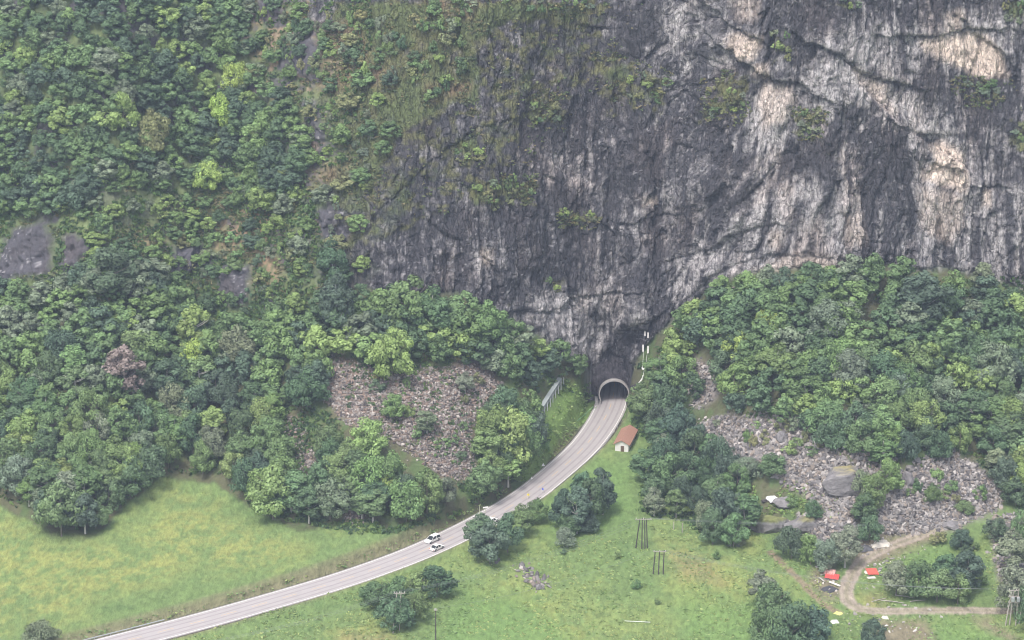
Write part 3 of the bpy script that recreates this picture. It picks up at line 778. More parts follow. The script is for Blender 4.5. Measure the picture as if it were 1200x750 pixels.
# ------------------------------------------------------------------ hut with red tiled roof
M_PLAST = simple_mat("white_render", (.62, .60, .58), .85, .1, 1.0)
M_TILE, tt, tb = new_mat("red_roof_tiles")
_tc = tt.nodes.new("ShaderNodeTexCoord"); _wv = tt.nodes.new("ShaderNodeTexWave"); _wv.inputs["Scale"].default_value = 3.0; _wv.bands_direction = 'Y'; _wv.inputs["Distortion"].default_value = .6
_cr = tt.nodes.new("ShaderNodeValToRGB"); _cr.color_ramp.elements[0].color = (.27, .14, .10, 1); _cr.color_ramp.elements[1].color = (.44, .25, .19, 1)
tt.links.new(_tc.outputs["Object"], _wv.inputs[0]); tt.links.new(_wv.outputs[1], _cr.inputs[0]); tt.links.new(_cr.outputs[0], tb.inputs[0])
M_DOOR = simple_mat("dark_wood_door", (.12, .08, .06), .6)
p = at1(727.5, 529)
hut = empty("hut", (p.x + 1.5, p.y + 5.6, p.z - .3), math.radians(-13), label="small white hut with a red tiled roof beside the road", cat="hut")
wm = MB(); hw, hl, hh = 1.9, 5.6, 2.5
wm.box((0, 0, hh / 2), (hw * 2, hl * 2, hh))
wm.add([(-hw, -hl, hh), (hw, -hl, hh), (0, -hl, hh + 1.15), (-hw, hl, hh), (hw, hl, hh), (0, hl, hh + 1.15)], [(0, 1, 2), (5, 4, 3)])
wm.build("wall", M_PLAST, hut)
rf = MB()
for s in (-1, 1):
    a = [(0, -hl - .5, hh + 1.25), (s * (hw + .5), -hl - .5, hh - .12), (s * (hw + .5), hl + .5, hh - .12), (0, hl + .5, hh + 1.25)]
    b = [(x, y_, z_ + .14) for x, y_, z_ in a]
    rf.add(a + b, [(0, 1, 2, 3), (7, 6, 5, 4), (0, 4, 5, 1), (1, 5, 6, 2), (2, 6, 7, 3)])
rf.build("roof", M_TILE, hut)
MB().box((0.2, -hl - .03, 1.0), (.95, .08, 2.0)).build("door", M_DOOR, hut)
MB().box((-hw - .5, 0, hh - .1), (.12, hl * 2 + 1, .12)).box((hw + .5, 0, hh - .1), (.12, hl * 2 + 1, .12)).build("gutter", M_DOOR, hut)

# ------------------------------------------------------------------ trees
def leaf_mat():
    m, t, b = new_mat("foliage")
    oi = t.nodes.new("ShaderNodeObjectInfo"); at_ = t.nodes.new("ShaderNodeAttribute"); at_.attribute_name = "tone"
    mr = t.nodes.new("ShaderNodeMapRange"); mr.inputs[3].default_value = .62; mr.inputs[4].default_value = 1.6
    mx = t.nodes.new("ShaderNodeVectorMath"); mx.operation = 'SCALE'
    t.links.new(oi.outputs["Color"], mx.inputs[0]); t.links.new(at_.outputs["Fac"], mr.inputs[0]); t.links.new(mr.outputs[0], mx.inputs["Scale"])
    b.inputs["Roughness"].default_value = .55
    tr = t.nodes.new("ShaderNodeBsdfTranslucent"); ms = t.nodes.new("ShaderNodeMixShader"); ms.inputs[0].default_value = .22
    out = t.nodes["Material Output"]
    t.links.new(mx.outputs[0], b.inputs["Base Color"]); t.links.new(mx.outputs[0], tr.inputs[0])
    t.links.new(b.outputs[0], ms.inputs[1]); t.links.new(tr.outputs[0], ms.inputs[2]); t.links.new(ms.outputs[0], out.inputs[0])
    return m
def mass_leaf_mat():
    m, t, b = new_mat("foliage_mass")
    at_ = t.nodes.new("ShaderNodeAttribute"); at_.attribute_name = "tint"
    b.inputs["Roughness"].default_value = .55
    tr = t.nodes.new("ShaderNodeBsdfTranslucent"); ms = t.nodes.new("ShaderNodeMixShader"); ms.inputs[0].default_value = .22
    out = t.nodes["Material Output"]
    t.links.new(at_.outputs["Color"], b.inputs["Base Color"]); t.links.new(at_.outputs["Color"], tr.inputs[0])
    t.links.new(b.outputs[0], ms.inputs[1]); t.links.new(tr.outputs[0], ms.inputs[2]); t.links.new(ms.outputs[0], out.inputs[0])
    return m
M_LEAF = leaf_mat(); M_LEAFM = mass_leaf_mat()
M_BARK = simple_mat("bark", (.17, .15, .13), .9, .3, 3.0)
M_BIRCH = simple_mat("birch_bark", (.45, .43, .40), .8, .4, 4.0)

def rdir(r, n):
    d = r.normal(size=(n, 3)); return d / np.linalg.norm(d, axis=1, keepdims=True)

def crown_arrays(seed, H, R, nb, nl, ls, top=1.0, low=.22, br=(.22, .4)):
    r = np.random.default_rng(seed); Vs = []; Ts = []
    cz = H * (low + (1 - low) / 2); az = H * (1 - low) / 2
    d = rdir(r, nb); d[:, 2] = d[:, 2] * .9 + .12
    fr = r.uniform(.35, .86, nb) ** .7
    cen_ = d * fr[:, None] * (R, R, az)
    wz = np.clip(1 - top * np.clip(cen_[:, 2] / az, 0, 1) ** 1.6 * .45, .3, 1)
    cen_[:, 0] *= wz; cen_[:, 1] *= wz
    lowb = np.where(d[:, 2] < 0, 1 + .9 * np.abs(d[:, 2]) ** 1.5, 1.0); cen_[:, :2] *= lowb[:, None]
    cen_[:, :2] += r.normal(size=(nb, 2)) * R * .08
    rad = R * r.uniform(br[0], br[1], nb)
    for c, rb in zip(cen_, rad):
        n = int(nl * (rb / R / .3) ** 2)
        dd = rdir(r, n); out = c / (np.linalg.norm(c) + 1e-6)
        keepm = (dd @ out > -.5) | (r.random(n) < .3); dd = dd[keepm]; n = len(dd)
        p = c + dd * (rb * r.uniform(.68, 1.08, n))[:, None] * (1, 1, .8)
        nrm = dd + rdir(r, n) * .55 + (0, 0, .25); nrm /= np.linalg.norm(nrm, axis=1, keepdims=True)
        t = np.cross(nrm, rdir(r, n)); t /= np.linalg.norm(t, axis=1, keepdims=True) + 1e-9; b = np.cross(nrm, t)
        s = ls * r.uniform(.55, 1.3, n)[:, None]; e = r.uniform(.55, .95, n)[:, None]
        q = np.stack([p - t * s, p - b * s * e - nrm * s * .15, p + t * s, p + b * s * e - nrm * s * .15], 1)
        Vs.append(q.reshape(-1, 3)); Ts.append(np.clip(r.uniform(.25, .75) + r.normal(size=n) * .17, 0, 1))
    V = np.vstack(Vs); V[:, 2] += cz; Tn = np.concatenate(Ts)
    return V, np.arange(len(V)).reshape(-1, 4), Tn

def trunk_mesh(seed, H, R, name="trunk"):
    r = random.Random(seed); m = MB(); bend = [(0, 0, -1.2)]
    for i in range(1, 6):
        bend.append((r.uniform(-.03, .03) * H * i / 5, r.uniform(-.03, .03) * H * i / 5, H * .85 * i / 5))
    rr = [H * .020 + .03] + [H * .018 * (1 - i / 6.5) for i in range(1, 6)]
    m.tube(bend, rr, 6)
    for k in range(6):
        a = r.uniform(0, 6.28); h0 = H * r.uniform(.28, .65); l = R * r.uniform(.5, .8)
        bp = Vector(bend[2]).lerp(Vector(bend[4]), min(1, h0 / H)); bp.z = h0
        m.tube([bp, bp + Vector((math.cos(a) * l * .5, math.sin(a) * l * .5, l * .35)), bp + Vector((math.cos(a) * l, math.sin(a) * l, l * .8))], [H * .008, H * .006, H * .003], 5)
    return m

# kinds: broad, tall, slim, bushy
KINDS_ = {}
def make_kind(key, name, n, H, R, nb, nl, ls, low, top, bark):
    lst = []
    for i in range(n):
        r = random.Random(hash((key, i)) & 0xffff if False else len(key) * 100 + i)
        HH, RR = H * r.uniform(.92, 1.08), R * r.uniform(.9, 1.1)
        V, Fq, tn = crown_arrays(1000 + len(KINDS_) * 50 + i, HH, RR, nb + r.randint(-4, 4), nl, ls, top, low)
        lst.append((V, Fq, tn, HH, RR, i + 13 * len(KINDS_)))
    KINDS_[key] = (name, lst, bark)
make_kind("broad", "deciduous_tree", 5, 11, 4.6, 44, 120, .30, .03, .7, M_BARK)
make_kind("tall", "deciduous_tree", 4, 14, 3.9, 46, 110, .29, .05, 1.2, M_BIRCH)
make_kind("round", "deciduous_tree", 3, 9, 4.8, 42, 120, .29, .0, .5, M_BARK)
make_kind("shrub", "shrub", 5, 3.0, 1.9, 16, 60, .20, -.05, .4, M_BARK)
MESH_CACHE = {}
def proto_meshes(key, i):
    if (key, i) in MESH_CACHE: return MESH_CACHE[(key, i)]
    name, lst, bark = KINDS_[key]; V, Fq, tn, HH, RR, sd_ = lst[i]
    o = mk("crown", V, Fq, M_LEAF, fattr={"tone": tn}); cm_ = o.data; bpy.data.objects.remove(o)
    o = trunk_mesh(sd_, HH, RR).build("trunk", bark); tm = o.data; bpy.data.objects.remove(o)
    MESH_CACHE[(key, i)] = (cm_, tm); return cm_, tm
PAL = {"dark": (.086, .142, .072), "deep": (.078, .124, .080), "mid": (.118, .188, .080), "green": (.148, .228, .086), "light": (.195, .275, .095),
       "lime": (.25, .34, .095), "grey": (.155, .198, .128), "olive": (.19, .21, .10), "dead": (.22, .2, .17)}
for _k in PAL: PAL[_k] = tuple(q_ * f_ for q_, f_ in zip(PAL[_k], (1.14, 1.10, 1.12)))
def place_tree(key, P, H, W, tone, label, group=None, cat=None, r=R_):
    """H height and W crown width in metres"""
    name, lst, bark = KINDS_[key]; i = r.randrange(len(lst)); cm_, tm = proto_meshes(key, i)
    HH, RR = lst[i][3], lst[i][4]
    t = empty(name, P, r.uniform(0, 6.28), label=label, cat=cat or ("shrub" if key == "shrub" else "tree"), group=group)
    t.scale = (W / 2 / RR, W / 2 / RR, H / HH)
    c = PAL[tone] if isinstance(tone, str) else tone
    j = r.uniform(.85, 1.18); col = (c[0] * j * r.uniform(.92, 1.1), c[1] * j, c[2] * j * r.uniform(.9, 1.12), 1)
    for nm, me in (("crown", cm_), ("trunk", tm)):
        o = bpy.data.objects.new(nm, me); COL.objects.link(o); o.parent = t; o.color = col
    return t
def mpp(P):
    d = Vector(P) - Vector(CAM.tolist()); return (d.y * CT - d.z * ST) / F_PX

def scatter(polys, sx, sy, n, avoid=(), seed=1, jit=.35):
    r = np.random.default_rng(seed)
    allp = [q for p in polys for q in p]
    x0, x1 = min(q[0] for q in allp), max(q[0] for q in allp); y0, y1 = min(q[1] for q in allp), max(q[1] for q in allp)
    out = []
    c = np.stack([r.uniform(x0, x1, n), r.uniform(y0, y1, n)], -1)
    m = np.zeros(n, bool)
    for p in polys: m |= inpoly(c[:, 0], c[:, 1], p)
    for p in avoid: m &= ~inpoly(c[:, 0], c[:, 1], p)
    for q in c[m]:
        k = 1
        ok = True
        for o in out:
            if ((q[0] - o[0]) / sx) ** 2 + ((q[1] - o[1]) / sy) ** 2 < 1: ok = False; break
        if ok: out.append(q)
    return out

PORT = [(700, 380), (762, 380), (768, 400), (766, 480), (745, 500), (700, 500)]
BANK = [(614, 478), (636, 450), (658, 438), (705, 452), (705, 480), (650, 562), (600, 572), (632, 520)]
STRIP = [(330, 500), (366, 502), (378, 560), (374, 592), (340, 592), (332, 540)]
AVOID_ROCK = [BANK, PORT, STRIP, [(0, 258), (70, 258), (110, 272), (108, 322), (70, 345), (0, 352), (-60, 352)], [(250, 302), (302, 302), (302, 385), (250, 385)], [(372, 245), (410, 240), (412, 300), (380, 300)],
              [(140, 262), (190, 262), (200, 292), (140, 295)]]
P_LL = [(-60, 392), (60, 415), (130, 400), (200, 375), (250, 395), (305, 395), (345, 372), (368, 405), (374, 470), (360, 482), (325, 486), (322, 520), (340, 562), (372, 572), (376, 545), (385, 530), (430, 558), (490, 588), (545, 592), (562, 570), (566, 525), (590, 492), (635, 485), (655, 505), (630, 535), (590, 578), (545, 590), (490, 606), (455, 624), (428, 615), (425, 575), (405, 570), (400, 612), (350, 618), (300, 596), (250, 560), (190, 556), (150, 588), (110, 622), (60, 620), (0, 586), (-60, 575)]
P_M1 = [(375, 385), (420, 362), (480, 372), (560, 385), (630, 415), (690, 450), (697, 468), (660, 462), (600, 455), (565, 432), (500, 428), (440, 442), (400, 418)]
P_UL = [(-60, -60), (275, -60), (285, 55), (330, 125), (355, 180), (345, 262), (310, 262), (250, 225), (120, 222), (95, 255), (-60, 262)]
P_UL2 = [(110, 330), (150, 310), (190, 330), (250, 370), (200, 375), (60, 405), (-60, 385), (-60, 352), (60, 350)]
P_R = [(770, 458), (786, 418), (806, 386), (845, 352), (890, 338), (1000, 334), (1100, 338), (1150, 360), (1260, 388), (1260, 600), (1192, 598), (1165, 560), (1130, 532), (1080, 548), (1040, 556), (1000, 540), (950, 520), (925, 498), (860, 490), (845, 470), (840, 425), (812, 415), (805, 450), (815, 480), (770, 505), (748, 478)]
P_R2 = [(768, 540), (772, 512), (800, 512), (822, 535), (850, 562), (872, 590), (876, 630), (860, 645), (838, 640), (800, 612), (752, 602), (750, 575)]
TREES = []      # u, v, H, W, key, tone, region
def fill(polys, sx, sy, n, region, H, W, tones, seed, keys=("broad", "tall", "broad", "round")):
    r = random.Random(seed)
    for q in scatter(polys, sx, sy, n, AVOID_ROCK, seed):
        f = r.uniform(.75, 1.2)
        TREES.append((q[0], q[1], H * f, W * f * r.uniform(.9, 1.1), r.choice(keys), r.choice(tones), region))
T1 = ["dark", "dark", "deep", "mid", "mid", "green", "grey", "mid", "green"]
fill([P_LL], 23, 13, 9000, "ll", 10.5, 8.4, T1 + ["light"], 1)
fill([P_M1], 22, 13, 4000, "m1", 9.5, 8, T1 + ["light"], 2)
fill([P_R], 24, 13, 9000, "r", 10, 8.4, T1 + ["light"], 3)
fill([P_R2], 21, 14, 3000, "r2", 11, 8, ["dark", "deep", "mid", "grey", "deep"], 4)
fill([P_UL], 20, 13, 9000, "ul", 8, 7, T1 + ["light", "deep", "dark"], 5)
P_UX = [(270, -60), (345, -60), (380, 30), (450, 60), (470, 140), (430, 230), (440, 320), (385, 345), (305, 300), (250, 262)]
P_CL = [(60, 225), (255, 215), (262, 330), (110, 335)]
fill([P_UX], 26, 20, 500, "ul", 5.5, 5.6, T1 + ["light", "grey", "olive"], 7)
fill([P_CL], 19, 15, 900, "ul", 4.5, 5.0, T1 + ["light", "light"], 8)
fill([P_UL2], 22, 14, 4000, "ul2", 8, 7.5, T1 + ["grey"], 6)
REG = {"ll": ("in the wood above the hay meadow", "trees in the wood above the hay meadow"), "m1": ("between the left scree and the cliff foot", "trees between the left scree and the cliff"),
       "r": ("in the wood below the right cliff foot", "trees in the wood below the right cliff"), "r2": ("in the wood beside the red roofed hut", "trees in the wood beside the hut"),
       "ul": ("on the upper left slope", "trees high on the upper left slope"), "ul2": ("under the left rock outcrops", "trees under the left rock outcrops")}
TN = {"dark": "dark green", "deep": "bluish green", "mid": "mid green", "green": "fresh green", "light": "light green", "lime": "bright yellow-green", "grey": "greyish green", "olive": "olive green", "dead": "bare grey"}
KD = {"broad": "broad crowned tree", "tall": "tall narrow crowned tree", "round": "low round crowned tree", "shrub": "shrub"}
# the biggest trees stand as things of their own, the rest is the far wood
prio = {"ll": 3, "m1": 2.6, "r2": 3, "r": 2, "ul2": 1, "ul": 0}
TREES.sort(key=lambda t: -((t[6] not in ("ul", "ul2")) * 100 + t[3] + t[1] * .03 + (t[6] == "r2") * 2))
N_IND = 212
mass = TREES[N_IND:]; ind = TREES[:N_IND]
print("TREES", len(TREES), {k: sum(1 for t in TREES if t[6] == k) for k in prio}, {k: sum(1 for t in ind if t[6] == k) for k in prio})
for (u, v, H, W, key, tone, reg_) in ind:
    P = at1(u, v)
    place_tree(key, P, H, W, tone, f"{TN[tone]} {KD[key]}, {REG[reg_][0]}", group=f"{TN[tone]} {KD[key]}s, {REG[reg_][1]}")
# mass wood: same trees, lighter crowns, one object
LOD = []
for i in range(7):
    H0, R0 = (11, 4.4) if i % 2 else (12.5, 3.9)
    V, Fq, tn = crown_arrays(500 + i, H0, R0, 30, 62, .42, .9, .08)
    LOD.append((V, tn, H0, R0))
Vs, Ts = [], []
for (u, v, H, W, key, tone, reg_) in mass:
    V, tn, H0, R0 = LOD[R_.randrange(7)]; P = at1(u, v)
    a = R_.uniform(0, 6.28); ca, sa = math.cos(a), math.sin(a); s = W / 2 / R0
    Q = np.stack([(V[:, 0] * ca - V[:, 1] * sa) * s, (V[:, 0] * sa + V[:, 1] * ca) * s, V[:, 2] * H / H0], -1) + np.array(P)
    c = np.array(PAL[tone]) * R_.uniform(.85, 1.15)
    Vs.append(Q); Ts.append(np.repeat((.62 + .98 * tn)[:, None] * c, 4, axis=0))
V = np.vstack(Vs)
tag(mk("forest", V, np.arange(len(V)).reshape(-1, 4), M_LEAFM, attr={"tint": np.vstack(Ts)}), "far woods on the upper left slope and under the right cliff", kind="stuff")

# ------------------------------------------------------------------ single trees and bushes round the road, meadow and screes
# u, v of the foot, crown width px, height px, kind, tone, label
def px_tree(u, v, wpx, hpx, key, tone, label, group=None, cat=None):
    P = at1(u, v); m = mpp(P)
    return place_tree(key, P, hpx * m / .94, wpx * m, tone, label, group, cat)
SINGLES = [
 (574, 660, 44, 50, "broad", "deep", "dark broad tree at the roadside, largest below the two persons"),
 (562, 650, 36, 54, "tall", "dark", "dark narrow tree leaning over the road edge just below the signs"),
 (595, 646, 34, 46, "broad", "dark", "dark tree right of the largest roadside tree"),
 (612, 628, 30, 38, "tall", "mid", "mid green tree directly below the person in yellow"),
 (628, 612, 26, 30, "round", "mid", "small green bush at the top end of the roadside clump"),
 (660, 618, 30, 46, "broad", "deep", "dark tree at the left end of the clump below the road bend"),
 (676, 625, 34, 60, "tall", "deep", "tall dark tree in the middle of the clump below the road bend"),
 (692, 615, 36, 60, "broad", "dark", "dark broad tree in the clump below the road bend, toward the hut"),
 (706, 602, 32, 56, "tall", "deep", "tall bluish tree at the right end of the clump below the bend"),
 (684, 600, 30, 52, "tall", "dark", "tree at the back of the clump below the road bend"),
 (668, 626, 30, 24, "round", "dark", "low dark bush at the foot of the clump below the road bend"),
 (688, 622, 30, 22, "round", "deep", "low bluish bush under the tall trees below the road bend"),
 (662, 640, 24, 22, "round", "grey", "low greyish bush below the clump under the road bend"),
 (440, 710, 40, 28, "round", "dark", "low dark bush at the left end of the thicket by the wooden pylon"),
 (468, 716, 40, 40, "broad", "mid", "mid green tree behind the wooden pylon in the lower meadow"),
 (462, 738, 44, 38, "round", "dark", "dark bush around the foot of the wooden pylon"),
 (486, 728, 34, 34, "round", "mid", "green bush right of the wooden pylon foot"),
 (512, 700, 40, 40, "broad", "dark", "dark round tree at the right end of the thicket by the pylon"),
 (490, 702, 30, 34, "broad", "green", "green tree at the upper edge of the thicket by the pylon"),
 (47, 762, 42, 34, "round", "grey", "grey-green bush alone in the lower left corner of the meadow"),
 (905, 738, 46, 56, "broad", "mid", "tall mid green tree at the top of the clump by the two dirt ruts"),
 (925, 765, 52, 62, "broad", "dark", "large dark leafy tree cut by the lower picture edge"),
 (900, 765, 46, 54, "round", "mid", "bushy tree left in the clump cut by the lower edge"),
 (950, 758, 40, 50, "broad", "deep", "bluish tree right in the clump cut by the lower edge"),
 (893, 712, 34, 44, "tall", "grey", "greyish narrow tree at the upper end of the clump by the ruts"),
 (1021, 758, 30, 34, "round", "deep", "dark egg shaped tree just below the track fork"),
 (927, 655, 36, 38, "round", "deep", "dark round bush under the grassy rock ledge"),
 (968, 668, 32, 40, "broad", "grey", "greyish willow left of the pale rubble pile"),
 (990, 664, 34, 52, "tall", "grey", "grey leafed willow right beside the pale rubble pile"),
 (950, 660, 28, 38, "broad", "green", "fresh green tree between the dark bush and the willows"),
 (1050, 697, 40, 38, "broad", "grey", "greyish tree at the left end of the thicket between the tracks"),
 (1075, 700, 40, 42, "round", "dark", "dark tree in the thicket between the tracks, second from its left end"),
 (1098, 706, 38, 40, "broad", "mid", "mid green tree in the middle of the thicket between the tracks"),
 (1122, 708, 32, 34, "round", "green", "round lighter bush at the front of the thicket between the tracks"),
 (1132, 698, 38, 56, "tall", "deep", "tall dark tree at the right end of the thicket between the tracks"),
 (1110, 690, 34, 44, "tall", "dark", "dark tree at the back of the thicket between the tracks"),
 (1126, 642, 26, 24, "round", "deep", "small dark bush below the gravel track bend"),
 (1166, 632, 28, 26, "round", "deep", "dark bush left of the stone strip by the right edge"),
 (1190, 720, 46, 60, "broad", "grey", "greyish tree behind the wooden power tower"),
 (1185, 672, 40, 50, "tall", "grey", "thin grey tree above the wooden power tower"),
 (1205, 650, 40, 60, "broad", "mid", "tree on the right edge above the power tower"),
 (1210, 740, 40, 60, "round", "dark", "dark bush at the right edge below the power tower"),
 (1012, 615, 30, 40, "tall", "dark", "dark narrow tree standing right of the huge mossy boulder"),
 (1022, 596, 34, 44, "broad", "mid", "mid green tree in the gap between the two right screes"),
 (1040, 578, 34, 42, "broad", "green", "green tree at the top of the gap between the right screes"),
 (1010, 585, 28, 34, "round", "grey", "greyish bush touching the huge mossy boulder"),
 (1018, 636, 30, 34, "round", "dark", "dark bush at the foot of the gap between the right screes"),
 (876, 560, 34, 26, "round", "grey", "grey-green bush at the foot of the scree above the grassy ledge"),
 (905, 558, 34, 26, "round", "mid", "low green bush above the grassy ledge"),
 (855, 560, 26, 24, "round", "dark", "dark bush left end of the row above the grassy ledge"),
 (953, 608, 22, 22, "round", "dark", "small dark bush on the right end of the grassy ledge"),
 (928, 590, 16, 12, "shrub", "green", "small green shrub behind the grey rock on the ledge"),
 (1092, 590, 20, 20, "round", "mid", "small bush alone in the far right scree"),
 (1131, 602, 22, 16, "round", "mid", "low bush in the far right scree near the track"),
 (460, 448, 46, 66, "broad", "light", "light green tree standing out above the left scree"),
 (462, 492, 26, 32, "broad", "green", "green tree alone in the middle of the left scree"),
 (500, 508, 26, 32, "tall", "grey", "greyish thin tree in the left scree above its lower neck"),
 (545, 462, 22, 26, "tall", "grey", "thin tree near the right rim of the left scree"),
 (424, 608, 24, 36, "tall", "mid", "slim tree by the reddish patch at the wood's lower edge"),
 (320, 608, 52, 62, "broad", "light", "big light green tree bulging over the meadow's upper corner"),
 (72, 628, 50, 66, "broad", "mid", "broad mid green tree on the wooded spur into the hay meadow"),
 (100, 624, 36, 50, "tall", "deep", "dark tree at the tip of the wooded spur into the meadow"),
 (230, 420, 44, 66, "tall", "light", "light green tree below the dark wedge shaped outcrop"),
 (226, 440, 34, 46, "broad", "lime", "bright yellow-green tree in the middle of the left wood"),
 (146, 470, 46, 70, "tall", "dead", "bare grey half dead tree rising from the left wood"),
 (146, 160, 36, 50, "broad", "light", "bright tree in the upper left wood, left of its middle"),
 (182, 185, 40, 60, "broad", "olive", "olive yellowish tree in the upper left wood"),
 (128, 95, 34, 44, "tall", "grey", "pale grey-green tree high in the upper left wood"),
 (275, 110, 30, 40, "round", "lime", "lime green bush at the right part of the upper left wood"),
 (260, 150, 30, 40, "round", "lime", "lime green bush below the other one in the upper wood"),
 (244, 225, 34, 36, "round", "lime", "bright green bush at the lower rim of the upper wood"),
 (130, 345, 70, 52, "broad", "deep", "wide bluish tree under the upper left clearing"),
 (395, 395, 40, 76, "tall", "deep", "tall bluish tree where the slope meets the cliff"),
 (390, 340, 36, 60, "tall", "dark", "dark narrow tree above the bluish one at the cliff's left end"),
 (480, 395, 60, 74, "broad", "mid", "large mid green tree against the cliff foot above the left scree"),
 (505, 400, 46, 66, "tall", "mid", "tall tree right of the large one against the cliff foot"),
 (570, 400, 44, 50, "broad", "mid", "broad tree under the pale rock ledge at the cliff foot"),
 (900, 395, 36, 32, "round", "lime", "yellow-green bush near the top of the right wood"),
 (865, 425, 36, 36, "round", "lime", "lime green bush on the left side of the right wood"),
 (1080, 385, 60, 70, "tall", "deep", "tall dark bluish tree touching the cliff in the right wood"),
 (1150, 345, 26, 40, "tall", "grey", "thin tree against the streaked rock at the right"),
 (970, 400, 50, 50, "broad", "grey", "greyish broad tree high in the right wood"),
 (1165, 460, 50, 60, "broad", "grey", "greyish broad tree in the right wood near its edge"),
 (1060, 470, 40, 46, "broad", "mid", "mid green tree below the brown gap in the right wood"),
 (598, 545, 50, 66, "broad", "light", "fresh green tree on the right rim of the left scree"),
 (578, 530, 44, 56, "broad", "green", "green tree just beside the lower right scree edge"),
 (612, 520, 40, 46, "broad", "green", "green tree next to the open grass bank below the grey barrier"),
 (455, 585, 26, 30, "round", "lime", "yellow-green bush above the roadside wood"),
 (432, 540, 44, 50, "broad", "light", "light green tree under the left scree"),
]
for row in SINGLES: px_tree(*row)
# meadow bushes
for (u, v, w_, lab) in ((745, 690, 13, "small round bush alone in the lower meadow"), (722, 655, 9, "tiny dark bush in the meadow left of the thin poles"), (840, 655, 10, "tiny dark bush below the fence posts"), (770, 708, 7, "tiny bush low in the meadow right of the round one"), (660, 650, 8, "tiny bush in the meadow left of the wires")):
    px_tree(u, v, w_, w_ * .85, "shrub", "mid", lab)

# ------------------------------------------------------------------ shrubs on the cliff and its broken left shoulder
SHR = [([(385, 430), (470, 445), (560, 430), (580, 455), (555, 500), (550, 550), (470, 510)], 12, 'low in the stones of the left scree'), ([(815, 500), (930, 490), (970, 520), (940, 560), (850, 545)], 14, 'low in the stones of the upper right scree'), ([(1030, 590), (1100, 540), (1165, 580), (1110, 612)], 9, 'low in the stones of the far right scree'), ([(0, 330), (110, 310), (110, 350), (0, 365)], 10, 'at the foot of the dark slab far up the left slope'), ([(250, 345), (300, 350), (300, 365), (250, 365)], 5, 'at the foot of the dark wedge shaped outcrop'), ([(400, 20), (470, 20), (480, 90), (430, 110), (390, 60)], 26, "on the green shoulder high above the left scree"), ([(480, 5), (560, 5), (545, 100), (500, 120), (470, 80)], 30, "on the green shoulder high above the left scree"),
       ([(340, 100), (430, 120), (440, 190), (400, 290), (345, 260)], 44, "on the broken slope left of the cliff"), ([(290, 20), (400, 10), (380, 110), (330, 120)], 26, "on the reddish slope high above the wood"),
       ([(95, 205), (240, 222), (250, 300), (200, 320), (110, 290)], 24, "in the upper left clearing"), ([(205, 290), (350, 265), (370, 340), (310, 370), (305, 310), (240, 330)], 34, "around the dark wedge shaped outcrop"),
       ([(530, 175), (565, 172), (568, 188), (535, 192)], 6, "on the bright green ledge of the cliff"), ([(550, 215), (620, 212), (622, 238), (575, 248)], 12, "on the long green ledge in the middle of the cliff"),
       ([(625, 120), (660, 118), (655, 145), (620, 148)], 8, "on a high mossy ledge in the middle of the cliff"), ([(735, 90), (785, 90), (775, 128), (740, 128)], 10, "on the mossy patch above the pale streaks"),
       ([(660, 252), (705, 254), (698, 268), (668, 266)], 6, "on a ledge above the tunnel, halfway up"), ([(835, 95), (875, 92), (878, 130), (845, 145), (825, 155)], 10, "left of the beige slab on the right cliff"),
       ([(932, 132), (966, 132), (960, 158), (938, 162)], 10, "in the notch below the beige slab"), ([(905, 40), (930, 45), (925, 75), (908, 70)], 5, "on the dark rock above the beige slab"), ([(985, 0), (1010, 0), (1006, 12), (990, 12)], 4, "at the top rim of the right cliff"),
       ([(1175, 5), (1200, 5), (1200, 30), (1180, 25)], 7, "in the top right corner of the cliff"), ([(1182, 150), (1200, 148), (1200, 180), (1188, 175)], 5, "on the right edge of the cliff"), ([(1120, 92), (1180, 100), (1160, 122), (1130, 118)], 7, "below the pinkish slab"),
       ([(640, 330), (660, 330), (650, 345)], 3, "low on the cliff above the tunnel road"), ([(560, 0), (700, 0), (690, 14), (560, 14)], 16, "on the top rim of the middle cliff"), ([(590, 520), (640, 500), (650, 520), (600, 550)], 4, "beside the road below the long grey barrier"),
       ([(850, 590), (880, 600), (880, 640), (850, 640)], 8, "left of the grassy ledge"), ([(415, 555), (440, 555), (436, 600), (418, 600)], 5, "on the reddish patch in the roadside wood"), ([(1060, 640), (1120, 630), (1150, 690), (1140, 640)], 8, "on the grass below the gravel track")]
tones_s = ["mid", "green", "light", "dark", "grey", "olive", "green"]
for poly, n, where in SHR:
    pts = scatter([poly], 9, 6, n * 14, seed=int(poly[0][0]) + n)[:n]
    for q in pts:
        tn_ = R_.choice(tones_s)
        onrock = any(k_ in where for k_ in ("cliff", "slab", "ledge", "notch", "streaks", "rim", "rock"))
        if onrock: tn_ = R_.choice(["olive", "grey", "mid", "olive", "light"])
        P = at1(q[0], q[1]); P.z -= .3
        place_tree("shrub", P, R_.uniform(1.4, 2.6) if onrock else R_.uniform(2.0, 4.2), R_.uniform(1.8, 3.8) if onrock else R_.uniform(2.4, 5.0), tn_, f"{TN[tn_]} shrub {where}", group=f"{TN[tn_]} shrubs {where}")

